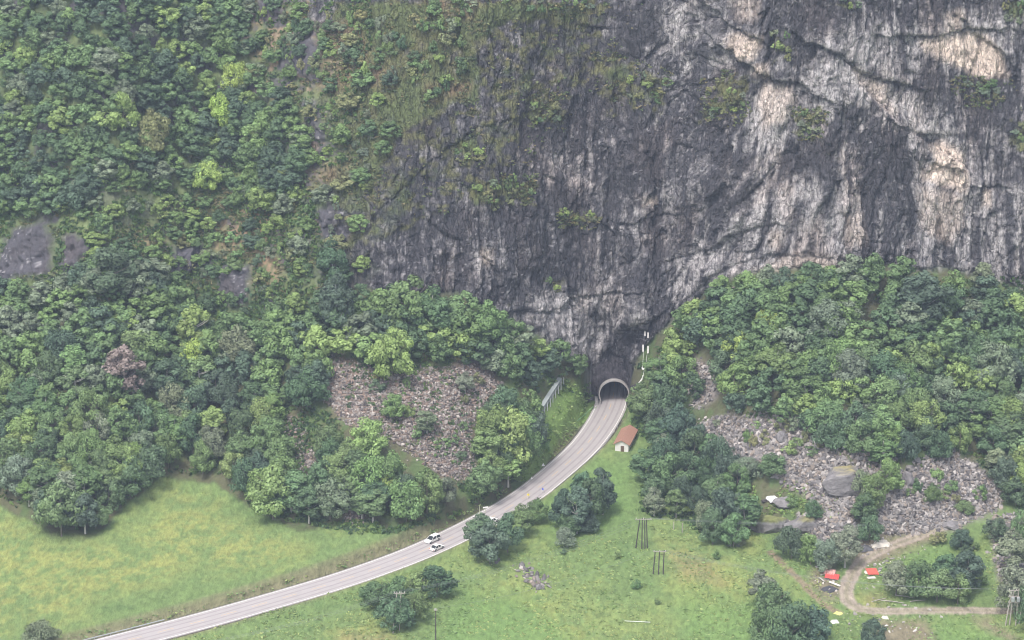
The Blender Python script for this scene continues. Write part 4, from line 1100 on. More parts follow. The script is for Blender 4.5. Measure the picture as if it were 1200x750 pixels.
# ------------------------------------------------------------------ ledge plants, meadow tufts, ground herbs: uncountable small leaf sprays
def sprays(name, polys_n, tonefn, size, hgt, label, seed, k=7, zoff=0.0, accept=None):
    r = np.random.default_rng(seed); Vs, Ts = [], []
    for poly, n in polys_n:
        px_ = np.array(poly); c = np.stack([r.uniform(px_[:, 0].min(), px_[:, 0].max(), n), r.uniform(px_[:, 1].min(), px_[:, 1].max(), n)], -1)
        c = c[inpoly(c[:, 0], c[:, 1], poly)]
        for op in OUTC[:4] + OUTC[6:]: c = c[~inpoly(c[:, 0], c[:, 1], op)]
        if not len(c): continue
        P = at(c[:, 0], c[:, 1])
        if accept is not None:
            m = accept(P, r); P = P[m]
        n_ = len(P)
        if not n_: continue
        col = tonefn(P, r)
        for j in range(k):
            d = rdir(r, n_); d[:, 2] = np.abs(d[:, 2]) * .5
            s = size * r.uniform(.5, 1.2, n_)[:, None]
            b0 = P + r.normal(size=(n_, 3)) * (size * .8, size * .8, size * .25) + (0, 0, zoff + hgt * .4)
            t = np.cross(d, rdir(r, n_)); t /= np.linalg.norm(t, axis=1, keepdims=True) + 1e-9
            up = np.stack([r.normal(size=n_) * .5, r.normal(size=n_) * .5, np.ones(n_) * hgt], -1)
            q = np.stack([b0 - t * s, b0 - up * .3, b0 + t * s, b0 + up * .6], 1)
            Vs.append(q.reshape(-1, 3)); Ts.append(np.repeat(col * r.uniform(.7, 1.3, n_)[:, None], 4, axis=0))
    V = np.vstack(Vs)
    return tag(mk(name, V, np.arange(len(V)).reshape(-1, 4), M_LEAFM, attr={"tint": np.clip(np.vstack(Ts), 0, 1)}), label, kind="stuff")
def tf(*cols):
    cols = np.array(cols)
    return lambda P, r: cols[r.integers(0, len(cols), len(P))]
def patchy(sc_, th, s_=0):
    return lambda P, r: fbm(P[:, 0] / sc_, P[:, 1] / sc_, P[:, 2] / sc_, 3, 300 + s_) > th
LEDGE = [([(500, 0), (760, 0), (700, 120), (640, 160), (600, 240), (470, 260), (450, 180)], 1500), ([(-30, 190), (350, 180), (380, 350), (330, 380), (-30, 390)], 9000), ([(400, 0), (700, 0), (680, 26), (600, 28), (570, 60), (565, 130), (470, 160), (440, 250), (400, 250), (340, 220), (330, 60)], 6500), ([(80, 195), (340, 180), (380, 340), (300, 360), (100, 330)], 6500), ([(270, 0), (420, 0), (400, 120), (330, 130)], 2500),
         ([(610, 110), (665, 108), (668, 155), (610, 150)], 500), ([(690, 50), (790, 85), (785, 135), (700, 120)], 900), ([(545, 205), (630, 205), (625, 240), (560, 250)], 900), ([(820, 80), (880, 85), (885, 140), (820, 160)], 700), ([(1110, 85), (1200, 95), (1200, 130), (1120, 125)], 500),
         ([(-30, 240), (110, 250), (110, 350), (-30, 370)], 900), ([(520, 160), (570, 155), (570, 192), (525, 195)], 400), ([(650, 248), (710, 248), (702, 270), (655, 268)], 300), ([(925, 125), (975, 125), (965, 165), (930, 165)], 300)]
sprays("ledge_vegetation", LEDGE, tf((.12, .16, .07), (.16, .18, .085), (.095, .13, .065), (.22, .19, .10), (.17, .17, .085)), .34, .4, "low herbs and heather clinging to the ledges of the slope", 41, accept=patchy(4, .08))
UNDER = [([(-30, 195), (350, 185), (390, 300), (380, 400), (-30, 400)], 11000), ([(270, -20), (440, -20), (430, 200), (340, 190)], 1500), (P_LL, 5000), (P_M1, 2600), (P_R, 5000), (P_R2, 1600), ([(738, 470), (765, 480), (770, 520), (742, 505)], 700), ([(380, 410), (600, 430), (560, 560), (420, 505)], 900), ([(320, 470), (385, 480), (430, 545), (500, 570), (560, 560), (600, 530), (560, 600), (440, 630), (330, 610)], 6000), ([(745, 430), (850, 335), (1200, 325), (1200, 380), (1000, 350), (850, 380), (760, 450)], 3500), ([(-30, 370), (380, 340), (380, 420), (-30, 410)], 2600)]
sprays("undergrowth", UNDER, tf((.08, .14, .055), (.10, .17, .055), (.06, .10, .05), (.13, .19, .06)), .5, .6, "fern and herb undergrowth between the trees", 42, accept=patchy(6, -.12, 3))
sprays("bank_grass", [([(600, 535), (655, 448), (702, 452), (696, 482), (660, 522), (605, 572)], 1800), ([(850, 562), (985, 562), (985, 610), (860, 600)], 1200)], tf((.22, .32, .10), (.2, .3, .095), (.25, .32, .12)), .4, .05, "bright grass of the open bank left of the tunnel road", 44, k=4, accept=patchy(5, -.2, 9))
MEAD = [([(-40, 560), (1240, 560), (1240, 790), (-40, 790)], 27000), ([(640, 490), (760, 490), (760, 570), (620, 570)], 2500)]
g_pts = plane(*zip(*GT))[:, :2]; g_pts = resample(g_pts, 3, 6)
def mead_ok(P, r):
    d, _ = dline(P[:, 0], P[:, 1], [tuple(p) for p in ROAD[::4]]); d2, _ = dline(P[:, 0], P[:, 1], [tuple(p) for p in g_pts])
    return (P[:, 2] < 1.5) & (d > 5.6) & (d2 > 2.6) & (fbm(P[:, 0] / 4, P[:, 1] / 6, 0 * P[:, 0], 3, 330) > -.15)
def mead_col(P, r):
    n = fbm(P[:, 0] / 11, P[:, 1] / 16, 0 * P[:, 0], 3, 331)[:, None]; c = np.array((.235, .31, .12)) + np.clip(n + r.normal(size=(len(P), 1)) * .3, -.35, .9) * np.array((.13, .08, .03))
    return np.clip(c, .03, .5)
sprays("meadow_grass", MEAD, mead_col, .36, .06, "tall uncut grass tufts of the hay meadow", 43, k=3, accept=mead_ok)

# ------------------------------------------------------------------ screes: loose stones
def ico():
    t = (1 + 5 ** .5) / 2
    v = np.array([(-1, t, 0), (1, t, 0), (-1, -t, 0), (1, -t, 0), (0, -1, t), (0, 1, t), (0, -1, -t), (0, 1, -t), (t, 0, -1), (t, 0, 1), (-t, 0, -1), (-t, 0, 1)], float); v /= np.linalg.norm(v[0])
    f = np.array([(0, 11, 5), (0, 5, 1), (0, 1, 7), (0, 7, 10), (0, 10, 11), (1, 5, 9), (5, 11, 4), (11, 10, 2), (10, 7, 6), (7, 1, 8), (3, 9, 4), (3, 4, 2), (3, 2, 6), (3, 6, 8), (3, 8, 9), (4, 9, 5), (2, 4, 11), (6, 2, 10), (8, 6, 7), (9, 8, 1)])
    return v, f
IV, IF = ico()
cube = np.array([(a, b, c) for a in (-1, 1) for b in (-1, 1) for c in (-1, 1)], float) * .75
def stones(name, polys_n, smin, smax, cols, label, seed, powr=2.6):
    r = np.random.default_rng(seed); Vs, Fs, Ts, n0 = [], [], [], 0
    for poly, n in polys_n:
        px_ = np.array(poly, float); c = np.stack([r.uniform(px_[:, 0].min() - 6, px_[:, 0].max() + 6, n), r.uniform(px_[:, 1].min() - 6, px_[:, 1].max() + 6, n)], -1)
        j = c + r.normal(size=c.shape) * 3
        c = c[inpoly(j[:, 0], j[:, 1], poly)]; n_ = len(c)
        if not n_: continue
        P = at(c[:, 0], c[:, 1])
        s = smin + (smax - smin) * r.random(n_) ** powr
        base_ = IV[None] * r.uniform(.72, 1.22, (n_, 12, 1)) + r.normal(size=(n_, 12, 3)) * .12
        ax = np.stack([r.uniform(.7, 1.5, n_), r.uniform(.5, 1.0, n_), r.uniform(.35, .9, n_)], -1)
        base_ = base_ * ax[:, None] * s[:, None, None] * .5
        q = r.normal(size=(n_, 4)); q[:, 1:3] *= .55; q /= np.linalg.norm(q, axis=1, keepdims=True); w_, x, y2, z2 = q.T
        Rm = np.stack([np.stack([1 - 2 * (y2 * y2 + z2 * z2), 2 * (x * y2 - z2 * w_), 2 * (x * z2 + y2 * w_)], -1), np.stack([2 * (x * y2 + z2 * w_), 1 - 2 * (x * x + z2 * z2), 2 * (y2 * z2 - x * w_)], -1), np.stack([2 * (x * z2 - y2 * w_), 2 * (y2 * z2 + x * w_), 1 - 2 * (x * x + y2 * y2)], -1)], 1)
        Vv = np.einsum('nij,nkj->nki', Rm, base_) + P[:, None] + np.array((0, 0, .12)) * s[:, None, None]
        Vs.append(Vv.reshape(-1, 3)); Fs.append((IF[None] + 12 * np.arange(n_)[:, None, None] + n0).reshape(-1, 3)); n0 += 12 * n_
        cc = np.array(cols)[r.integers(0, len(cols), n_)] * r.uniform(.65, 1.25, (n_, 1)); Ts.append(np.repeat(cc, 12, axis=0))
    return tag(mk(name, np.vstack(Vs), np.vstack(Fs), M_STONE, attr={"tint": np.clip(np.vstack(Ts), 0, .9)}), label, kind="stuff")
CL = [(.26, .23, .21), (.18, .158, .148), (.36, .325, .30), (.24, .18, .15), (.115, .10, .098)]
CR = [(.26, .24, .23), (.18, .168, .165), (.35, .32, .305), (.13, .12, .122), (.26, .22, .19)]
stones("scree", [(SCREE_L[0], 33000), (SCREE_L[1], 4200), (SCREE_L[2], 800), (SCREE_L[3], 1400)], .26, 1.25, CL, "slope of loose brownish stones between the left woods", 51, 3.0)
stones("boulder_scree", [(SCREE_R[0], 30000), (SCREE_R[1], 19000), (SCREE_R[2], 5000), (SCREE_R[3], 1800), (SCREE_R[4], 1900)], .28, 1.8, CR, "slope of loose pale grey stones below the right wood", 52, 3.0)
stones("rubble", [([(603, 668), (612, 664), (640, 678), (643, 690), (632, 692), (618, 680)], 420), ([(560, 655), (600, 660), (604, 668), (570, 664)], 30)], .5, 2.4, CR, "heap of stones in the meadow below the roadside trees", 53)
stones("stone_rubble", [([(1012, 668), (1030, 655), (1062, 650), (1064, 656), (1040, 662), (1022, 674)], 260), ([(1005, 640), (1020, 630), (1046, 634), (1044, 645), (1010, 650)], 260), ([(1065, 648), (1090, 640), (1090, 644), (1070, 652)], 40), ([(1010, 684), (1032, 682), (1030, 692), (1012, 692)], 60), ([(985, 720), (1080, 724), (1100, 745), (1000, 745)], 90), ([(1000, 700), (1090, 706), (1090, 716), (1010, 714)], 70), ([(950, 660), (975, 660), (985, 698), (960, 690)], 110), ([(1100, 716), (1150, 716), (1150, 724), (1100, 722)], 15)], .3, 1.25, [(.5, .47, .44), (.36, .33, .31), (.26, .24, .23)], "pale building rubble and stones dumped along the gravel track", 54)
stones("cliff_blocks", [([(800, 360), (860, 330), (1000, 318), (1000, 326), (860, 345)], 180)], .5, 2.0, CR, "fallen rock blocks along the foot of the cliff", 55)

# ------------------------------------------------------------------ big boulders
def boulder(name, u, v, wpx, hpx, seed, label, top=None, depth=1.0, sink=.25):
    P = at1(u, v); m = mpp(P); W, H = wpx * m, hpx * m / .95
    bm = bmesh.new(); bmesh.ops.create_icosphere(bm, subdivisions=5, radius=1)
    V = np.array([x.co[:] for x in bm.verts]); Fb = np.array([[q.index for q in f.verts] for f in bm.faces]); bm.free()
    # cut to facets
    r = np.random.default_rng(seed); D = rdir(r, 22); hh = r.uniform(.55, .9, 22)
    for d, h in zip(D, hh):
        s = V @ d; e = s > h; V[e] -= (s[e] - h)[:, None] * d * .93
    n_ = fbm(V[:, 0] * 2 + seed, V[:, 1] * 2, V[:, 2] * 2, 4, seed)[:, None]; n2_ = fbm(V[:, 0] * 8 + seed, V[:, 1] * 8, V[:, 2] * 5, 3, seed + 3)[:, None]
    V = V * (1 + .10 * n_ + .06 * n2_)
    V = V * (W / 2 / np.abs(V[:, 0]).max(), W / 2 * depth / np.abs(V[:, 1]).max(), H / 2 / np.abs(V[:, 2]).max())
    V[:, 2] += H / 2 - H * sink
    t = np.tile(C(.19, .178, .182), (len(V), 1)) * (1 + .45 * n2_ + .2 * n_)
    up = np.zeros(len(V))
    if top is not None:
        up = sstep(H * (1 - sink) * .62, H * (1 - sink) * .85, V[:, 2] + .5 * n2_[:, 0]); t = t * (1 - up[:, None]) + C(*top) * (1 + .4 * n2_) * up[:, None]
    o = mk(name, V, Fb, M_STONE, attr={"tint": np.clip(t, .02, .8)}); o.location = P
    return tag(o, label, "boulder")
boulder("boulder", 989, 572, 54, 42, 3, "huge dark boulder with a mossy grass cap between the screes", (.24, .21, .10), .7)
boulder("boulder", 955, 500, 24, 22, 4, "grey boulder at the upper rim of the right scree", None)
boulder("boulder", 936, 498, 16, 14, 14, "smaller grey boulder at the upper rim left of the big grey one", None)
boulder("boulder", 1064, 566, 18, 22, 6, "upright boulder at the left rim of the far right scree", None)
boulder("boulder", 915, 514, 16, 14, 7, "grey boulder inside the upper right scree", None)
boulder("boulder", 1114, 618, 20, 12, 8, "flat boulder against the gravel track", None)
boulder("boulder", 918, 592, 26, 14, 9, "rounded grey rock beside the white tarpaulin", None, .7)
boulder("boulder", 902, 618, 56, 26, 10, "broad rock outcrop under the grassy ledge", (.18, .19, .08), .6, .35)
boulder("boulder", 940, 618, 44, 22, 21, "rock outcrop right of the broad one under the grassy ledge", (.2, .19, .1), .6, .35)
boulder("boulder", 1026, 455, 20, 14, 12, "brown rock showing through the right wood", (.26, .15, .09), .8)
boulder("boulder", 632, 690, 9, 8, 13, "biggest pale stone of the heap in the meadow", None)
boulder("boulder", 1075, 540, 10, 9, 15, "small grey boulder high in the far right scree", None)

# ------------------------------------------------------------------ cars
M_CARW = simple_mat("white_car_paint", (.78, .78, .76), .3, .02)
M_CARD = simple_mat("dark_car_paint", (.07, .075, .08), .3, .05)
M_GLASS = simple_mat("car_glass", (.03, .035, .04), .12, .02)
M_TYRE = simple_mat("tyre_rubber", (.025, .025, .025), .85, .1)
M_RIM = simple_mat("wheel_rim", (.45, .45, .46), .4, .05, metal=.6)
M_LAMP = simple_mat("headlamp_glass", (.75, .75, .7), .2, .02)
M_RED = simple_mat("tail_lamp", (.45, .03, .03), .3, .05)
def car(name, s, off, dirn, paint, L, W, H, suv, label):
    i = int(np.argmin(np.abs(rs_ - s))); c = ROAD[i] + nor[i] * off; tg = tan[i] * dirn
    t = empty(name, (c[0], c[1], .065), math.atan2(tg[1], tg[0]), label=label, cat="car")
    hb = H * .56; n = 11
    # side profile of the body (x, z) and half width at each height
    P = [(-.5, .30), (-.5, .62), (-.49, .92), (-.2, 1.0), (.18, 1.0), (.26, .97), (.44, .84), (.495, .68), (.5, .32)]
    V = []; m = MB()
    for sgn in (-1, 1):
        for (a, b) in P: V.append((a * L, sgn * W / 2 * (1 - .10 * abs(a * 2) ** 4) * (1 - .04 * (b > .8)), b * hb))
    k = len(P); Fc = [tuple(range(k)), tuple(range(k, 2 * k))[::-1]] + [(j, k + j, k + (j + 1) % k, (j + 1) % k) for j in range(k)]
    m.add(V, Fc).build("body", paint, t, bevel=.06)
    rear, r1, r2, fr = (-.47, -.40, .06, .27) if suv else (-.36, -.22, .06, .26)
    def cabin(z0, z1, ins, pad):
        Vc = []
        for (a, z_, w_) in ((rear, z0, W * .46), (fr, z0, W * .46), (r2, z1, W * .38), (r1, z1, W * .38)):
            for sg in (-1, 1): Vc.append((a * L + (pad if a > 0 else -pad) * 0, sg * (w_ + ins), z_))
        return Vc
    Vc = cabin(hb * .97, H * .955, 0, 0)
    MB().add(Vc, [(0, 1, 3, 2)[::-1], (0, 2, 4, 6), (1, 7, 5, 3), (2, 3, 5, 4), (4, 5, 7, 6), (0, 6, 7, 1)]).build("window", M_GLASS, t)
    rm = MB(); rm.box(((r1 + r2) / 2 * L, 0, H * .965), ((r2 - r1) * L + .12, W * .78, .07))
    rm.build("roof", paint, t, bevel=.03)
    for (a0, a1) in ((rear, r1), (fr, r2)):
        for sg in (-1, 1): MB().tube([(a0 * L, sg * W * .462, hb * .97), (a1 * L, sg * W * .385, H * .96)], .045, 5).build("pillar", paint, t)
    for sg in (-1, 1): MB().tube([((rear + fr) / 2 * L - .1, sg * W * .465, hb * .97), ((r1 + r2) / 2 * L, sg * W * .39, H * .96)], .05, 5).build("pillar", paint, t)
    for a in (-.31, .32):
        for sg in (-1, 1):
            w_ = empty("wheel", (a * L, sg * (W / 2 - .1), .33)); w_.parent = t
            MB().tube([(0, -.11, 0), (0, .11, 0)], .33, 14).build("tyre", M_TYRE, w_)
            MB().tube([(0, -.12, 0), (0, .12, 0)], .2, 10).build("rim", M_RIM, w_)
    for sg in (-1, 1):
        MB().box((L * .475, sg * W * .36, hb * .66), (.16, .34, .14)).build("headlight", M_LAMP, t)
        MB().box((-L * .492, sg * W * .38, hb * .74), (.08, .22, .2)).build("tail_light", M_RED, t)
        MB().box((L * .2, sg * (W / 2 + .06), hb * 1.04), (.16, .2, .13)).build("mirror", paint, t, bevel=.02)
    MB().box((L * .49, 0, hb * .4), (.06, .7, .14)).build("grille", M_TYRE, t)
    return t
s_c = s_at(513, 634)
car("parked_car", s_c - 1.6, -2.2, -1, M_CARW, 4.75, 1.9, 1.72, True, "white tall car driving away from the tunnel on the far lane")
car("parked_car", s_c - 4.6, 2.1, 1, M_CARW, 4.2, 1.78, 1.45, False, "low white car on the near lane, beside the tall white car")
for o in [o for o in bpy.data.objects if o.name.startswith("parked_car")]: o.name = "car"
c3 = car("car", s_at(571, 610), 2.3, 1, M_CARW, 4.2, 1.78, 1.5, False, "white car half hidden behind the roadside tree below the signs")

# ------------------------------------------------------------------ persons
def skinmesh(name, pts, edges, radii, mat, parent=None, root=0):
    me = bpy.data.meshes.new(name); me.from_pydata(pts, edges, []); me.update()
    o = bpy.data.objects.new(name, me); COL.objects.link(o)
    sk = o.modifiers.new("skin", 'SKIN'); ss = o.modifiers.new("sub", 'SUBSURF'); ss.levels = ss.render_levels = 1
    if not me.skin_vertices: 
        me.attributes
    for i, r in enumerate(radii):
        me.skin_vertices[0].data[i].radius = (r, r) if not isinstance(r, tuple) else r
    me.skin_vertices[0].data[root].use_root = True
    me.materials.append(mat)
    if parent: o.parent = parent
    return o
M_SKIN = simple_mat("skin", (.45, .28, .2), .6, .05)
M_HAIR = simple_mat("hair", (.06, .04, .03), .7, .1)
def person(u, v, face, jacket, trousers, label, step):
    c = plane(u, v, .06)
    t = empty("person", (c[0], c[1], .06), face, label=label, cat="person")
    mj = simple_mat("jacket_cloth", jacket, .8, .08); mt = simple_mat("trouser_cloth", trousers, .85, .08)
    a = step
    J = {"pel": (0, 0, .95), "waist": (0, 0, 1.1), "chest": (0, 0, 1.36), "neck": (.01, 0, 1.52), "head": (.03, 0, 1.64), "top": (.02, 0, 1.75)}
    pts = [J[k] for k in ("pel", "waist", "chest", "neck", "head", "top")]; ed = [(0, 1), (1, 2), (2, 3), (3, 4), (4, 5)]; rad = [.14, .13, .16, .055, .10, .07]
    for sg in (-1, 1):
        n = len(pts); sw = a * sg
        pts += [(0, sg * .19, 1.42), (-.08 * sg * a * 3, sg * .25, 1.14), (.14 + .1 * sw, sg * .23, .92), (.2 + .1 * sw, sg * .22, .84)]
        ed += [(2, n), (n, n + 1), (n + 1, n + 2), (n + 2, n + 3)]; rad += [.065, .048, .034, .04]
        n = len(pts)
        pts += [(0, sg * .1, .86), (.05 + .22 * sw, sg * .11, .48), (.30 * sw, sg * .11, .08), (.30 * sw + .16, sg * .12, .05)]
        ed += [(0, n), (n, n + 1), (n + 1, n + 2), (n + 2, n + 3)]; rad += [.09, .06, .045, .04]
    skinmesh("body", pts, ed, rad, M_SKIN, t)
    # jacket: torso and sleeves
    p2 = [(0, 0, .93), (0, 0, 1.1), (0, 0, 1.36), (.01, 0, 1.49)]; e2 = [(0, 1), (1, 2), (2, 3)]; r2 = [.175, .165, .19, .09]
    for sg in (-1, 1):
        n = len(p2); sw = a * sg; p2 += [(0, sg * .19, 1.42), (-.08 * sg * a * 3, sg * .25, 1.14), (.14 + .1 * sw, sg * .23, .93)]; e2 += [(2, n), (n, n + 1), (n + 1, n + 2)]; r2 += [.085, .07, .055]
    skinmesh("jacket", p2, e2, r2, mj, t)
    p3 = [(0, 0, .94)]; e3 = []; r3 = [.155]
    for sg in (-1, 1):
        n = len(p3); sw = a * sg; p3 += [(0, sg * .1, .86), (.05 + .22 * sw, sg * .11, .48), (.30 * sw, sg * .11, .12)]; e3 += [(0, n), (n, n + 1), (n + 1, n + 2)]; r3 += [.11, .085, .07]
    skinmesh("trousers", p3, e3, r3, mt, t)
    skinmesh("hair", [(.0, 0, 1.66), (.01, 0, 1.76)], [(0, 1)], [.108, .07], M_HAIR, t)
    return t
person(619, 584.5, .7, (.85, .74, .04), (.62, .6, .58), "person in a yellow jacket and pale trousers at the road edge", .8)
person(636, 578, .9, (.04, .09, .65), (.66, .65, .66), "person in a blue jacket and white trousers walking on the road edge", -.7)

# ------------------------------------------------------------------ signs, poles, wires
M_SIGN = simple_mat("sign_white", (.78, .78, .76), .5, .04)
M_POLEG = simple_mat("sign_pole", (.4, .42, .3), .6, .08)
M_WOOD = simple_mat("tarred_wood", (.075, .065, .065), .85, .2, 3)
M_WOODP = simple_mat("weathered_wood", (.36, .33, .30), .85, .2, 3)
M_WIRE = simple_mat("wire", (.2, .21, .22), .5, .05)
M_INS = simple_mat("porcelain", (.5, .48, .46), .35, .05)
def sign(u, v, h, w_, hh_, shape, label, rz=0.3):
    P = at1(u, v); t = empty("road_sign", P, rz, label=label, cat="road sign")
    MB().tube([(0, 0, -.3), (0, 0, h)], .05, 8).build("pole", M_POLEG, t)
    if shape == "tri": MB().add([(-w_ / 2, -.06, h - hh_), (w_ / 2, -.06, h - hh_), (0, -.06, h), (-w_ / 2, -.09, h - hh_), (w_ / 2, -.09, h - hh_), (0, -.09, h)], [(0, 1, 2), (5, 4, 3), (0, 3, 4, 1), (1, 4, 5, 2), (2, 5, 3, 0)]).build("sign_plate", M_SIGN, t)
    else: MB().box((0, -.08, h - hh_ / 2), (w_, .04, hh_)).build("sign_plate", M_SIGN, t, bevel=.01)
sign(569, 602, 2.1, 1.5, .42, "rect", "flat white road sign beside the tall greenish post")
sign(623, 563.5, 1.3, .8, .8, "tri", "small white triangular sign by the road, lower of two")
sign(636.5, 548, 1.5, 1.0, 1.0, "tri", "small white triangular sign by the road, upper of two")
P = at1(562, 604); t = empty("marker_post", P, 0, label="tall greenish post with a small box at the road edge", cat="post")
MB().tube([(0, 0, -.3), (0, 0, 2.9)], .07, 8).build("pole", M_POLEG, t); MB().box((.1, -.12, .7), (.5, .3, .5)).build("box", M_POLEG, t, bevel=.02)

TOPS = {}
def pylon(key, u, v, hpx, legs, arm, mat, matarm, label, cat="power pole", name="power_pole", arms=(0.0,), ins=True):
    P = at1(u, v); m = mpp(P); H = hpx * m / .94
    t = empty(name, P, 0, label=label, cat=cat)
    for (x0, x1, hf, y0) in legs:
        MB().tube([(x0, y0, -.8), (x0 + (x1 - x0) * .5, y0 * .5, H * hf / 2), (x1, 0, H * hf)], [.17, .15, .12], 8).build("pole", mat, t)
    tops = []
    for dz in arms:
        (xa, za), (xb, zb) = arm
        o = MB(); o.box(((xa + xb) / 2, -.16, H - .35 - dz + (za + zb) / 2), (abs(xb - xa) + .2, .14, .2), M=None)
        o.build("crossarm", matarm, t)
        for f in (0.03, .5, .97):
            x = xa + (xb - xa) * f
            if ins: MB().tube([(x, -.16, H - .25 - dz), (x, -.16, H - .02 - dz), (x, -.16, H + .12 - dz)], [.07, .11, .05], 8).build("insulator", M_INS, t)
            tops.append(P + Vector((x, -.16, H + .1 - dz)))
    TOPS[key] = tops; return t, P, H
pylon("A", 752.5, 643, 37, [(-1.7, -.7, .95, .6), (-.1, -.05, 1, 0), (.75, .55, 1, 0), (1.4, 1.0, .97, .5)], ((-1.8, 0), (2.3, 0)), M_WOOD, M_WOODP, "dark four legged wooden power pole in the meadow below the hut")
pylon("B", 772, 673, 29, [(-1.5, -1.0, .95, .2), (-.1, .1, 1, 0), (1.1, 1.3, 1, 0)], ((-1.4, 0), (1.7, 0)), M_WOOD, M_WOODP, "thin three legged power pole with a pale crossarm in the meadow")
pylon("C", 468, 739, 47, [(-1.6, -.5, 1, -1.5), (0, .55, 1, 0)], ((-1.2, 0), (1.5, 0)), M_WOODP, M_WOODP, "pale two legged power pole standing in the lower thicket")
pylon("D", 510.5, 752, 40, [(0, .1, 1, 0)], ((-.3, 0), (.4, 0)), M_WOOD, M_WOODP, "single slim dark pole in the lower meadow right of the thicket")
t, Pd, Hd = pylon("E", 1184, 733, 44, [(-1.3, -.1, .95, 0), (-.2, .4, 1, .4), (1.3, 1.6, 1, 0), (2.2, 3.4, 1.3, .8)], ((-.8, 0), (2.8, 0)), M_WOODP, M_WOODP, "large wooden power tower with transformers by the right edge", arms=(0, 1.6, 3.2))
for x in (.2, 1.6): MB().box((x, -.6, Hd - 2.6), (.8, .7, 1.1)).build("transformer", M_GALV, t, bevel=.05)
for (u, v, h, l_) in ((789.5, 621, 9, "leftmost of three pale posts at the wood's lower edge"), (799.5, 623, 11, "middle one of three pale posts at the wood's lower edge"), (827.5, 632, 8, "rightmost of three pale posts at the wood's lower edge")):
    P = at1(u, v); t = empty("fence_post", P, 0, label=l_, cat="post"); MB().tube([(0, 0, -.3), (0, 0, h * mpp(P) / .94)], .12, 8).build("post", M_WOODP, t)
def wire(a, b, sag, label, r_=.022):
    n = 24; pts = []
    for i in range(n + 1):
        f = i / n; p = a.lerp(b, f); p.z -= sag * 4 * f * (1 - f); pts.append(p - a)
    o = MB().tube(pts, r_, 4).build("power_line", M_WIRE); o.location = a
    tag(o, label, "power line", "overhead wires: " + label)
off_l = at1(180, 800) + Vector((0, 0, 9)); off_r = at1(1330, 640) + Vector((0, 0, 10))
for k in range(3):
    wire(TOPS["C"][k], TOPS["A"][k], 2.6, "overhead wire sloping over the meadow down to the pole in the thicket")
    wire(TOPS["C"][k], off_l + Vector((k * 1.4, 0, 0)), 2.0, "overhead wire leaving the thicket pole toward the lower left corner")
    wire(TOPS["A"][k], off_r + Vector((0, 0, k * .8)), 3.0, "overhead wire running level across the wood beside the hut")
    wire(TOPS["B"][k], TOPS["E"][k], 3.0, "overhead wire from the three legged pole to the power tower")
wire(TOPS["B"][0], TOPS["D"][0], 2.0, "thin overhead wire between the three legged and the single pole")

# ------------------------------------------------------------------ things round the tunnel mouth
def on_cliff(u, v, out=.6):
    p = at1(u, v); d = Vector(ray(u, v).tolist()); return p - d * out * 1.0
for (u, v, wpx, hpx, l_) in ((755.8, 393, 1.5, 6.5, "upper left of the white plates on the rock right of the tunnel"), (759.4, 393, 1.5, 6.5, "upper right of the white plates on the rock"), (753.6, 409.5, 1.8, 8.5, "lower left of the white plates on the rock"), (759.4, 409, 1.8, 8.5, "lower right of the white plates on the rock")):
    p = on_cliff(u, v, 2.2); m = mpp(p)
    o = MB().box((0, 0, 0), (wpx * m, .08, hpx * m)).build("white_plate", M_PLAST, bevel=.01); o.location = p; o.rotation_euler = (math.radians(-12), 0, 0); tag(o, l_, "plate")
def path3(name, pts, out, r_, mat, label, cat):
    q = [on_cliff(u, v, out) for u, v in pts]; o = MB().tube([p - q[0] for p in q], r_, 8).build(name, mat, smooth=True); o.location = q[0]; tag(o, label, cat)
path3("cable", [(754, 413), (753.5, 422), (753, 430)], 2.2, .05, M_SIGN, "left pale cable hanging from the white plates", "cable")
path3("cable", [(758.5, 413), (757, 424), (755, 432), (754, 440)], 2.2, .05, M_SIGN, "right pale cable hanging from the white plates", "cable")
path3("drain_pipe", [(753.5, 441), (752, 445), (749, 449), (746, 451)], 2.4, .22, M_SIGN, "white bent pipe on the rock right of the tunnel", "pipe")
path3("cable_box", [(752.5, 430), (754, 433)], 2.4, .25, M_SIGN, "small white box halfway down the cables", "box")
p = on_cliff(747, 459, 2.0); t = empty("shelter", p, math.radians(20), label="little shelter with a dark lean-to roof right of the tunnel mouth", cat="shelter")
MB().box((0, 0, .1), (2.4, 1.6, 2.4)).build("wall", simple_mat("pale_boards", (.36, .27, .22), .8), t)
MB().add([(-1.9, -1.2, 1.0), (1.9, -1.2, 2.0), (1.9, 1.2, 2.2), (-1.9, 1.2, 1.2), (-1.9, -1.2, 1.2), (1.9, -1.2, 2.2), (1.9, 1.2, 2.4), (-1.9, 1.2, 1.4)], [(3, 2, 1, 0), (4, 5, 6, 7), (0, 1, 5, 4), (1, 2, 6, 5), (2, 3, 7, 6), (3, 0, 4, 7)]).build("roof", M_DARKC, t)
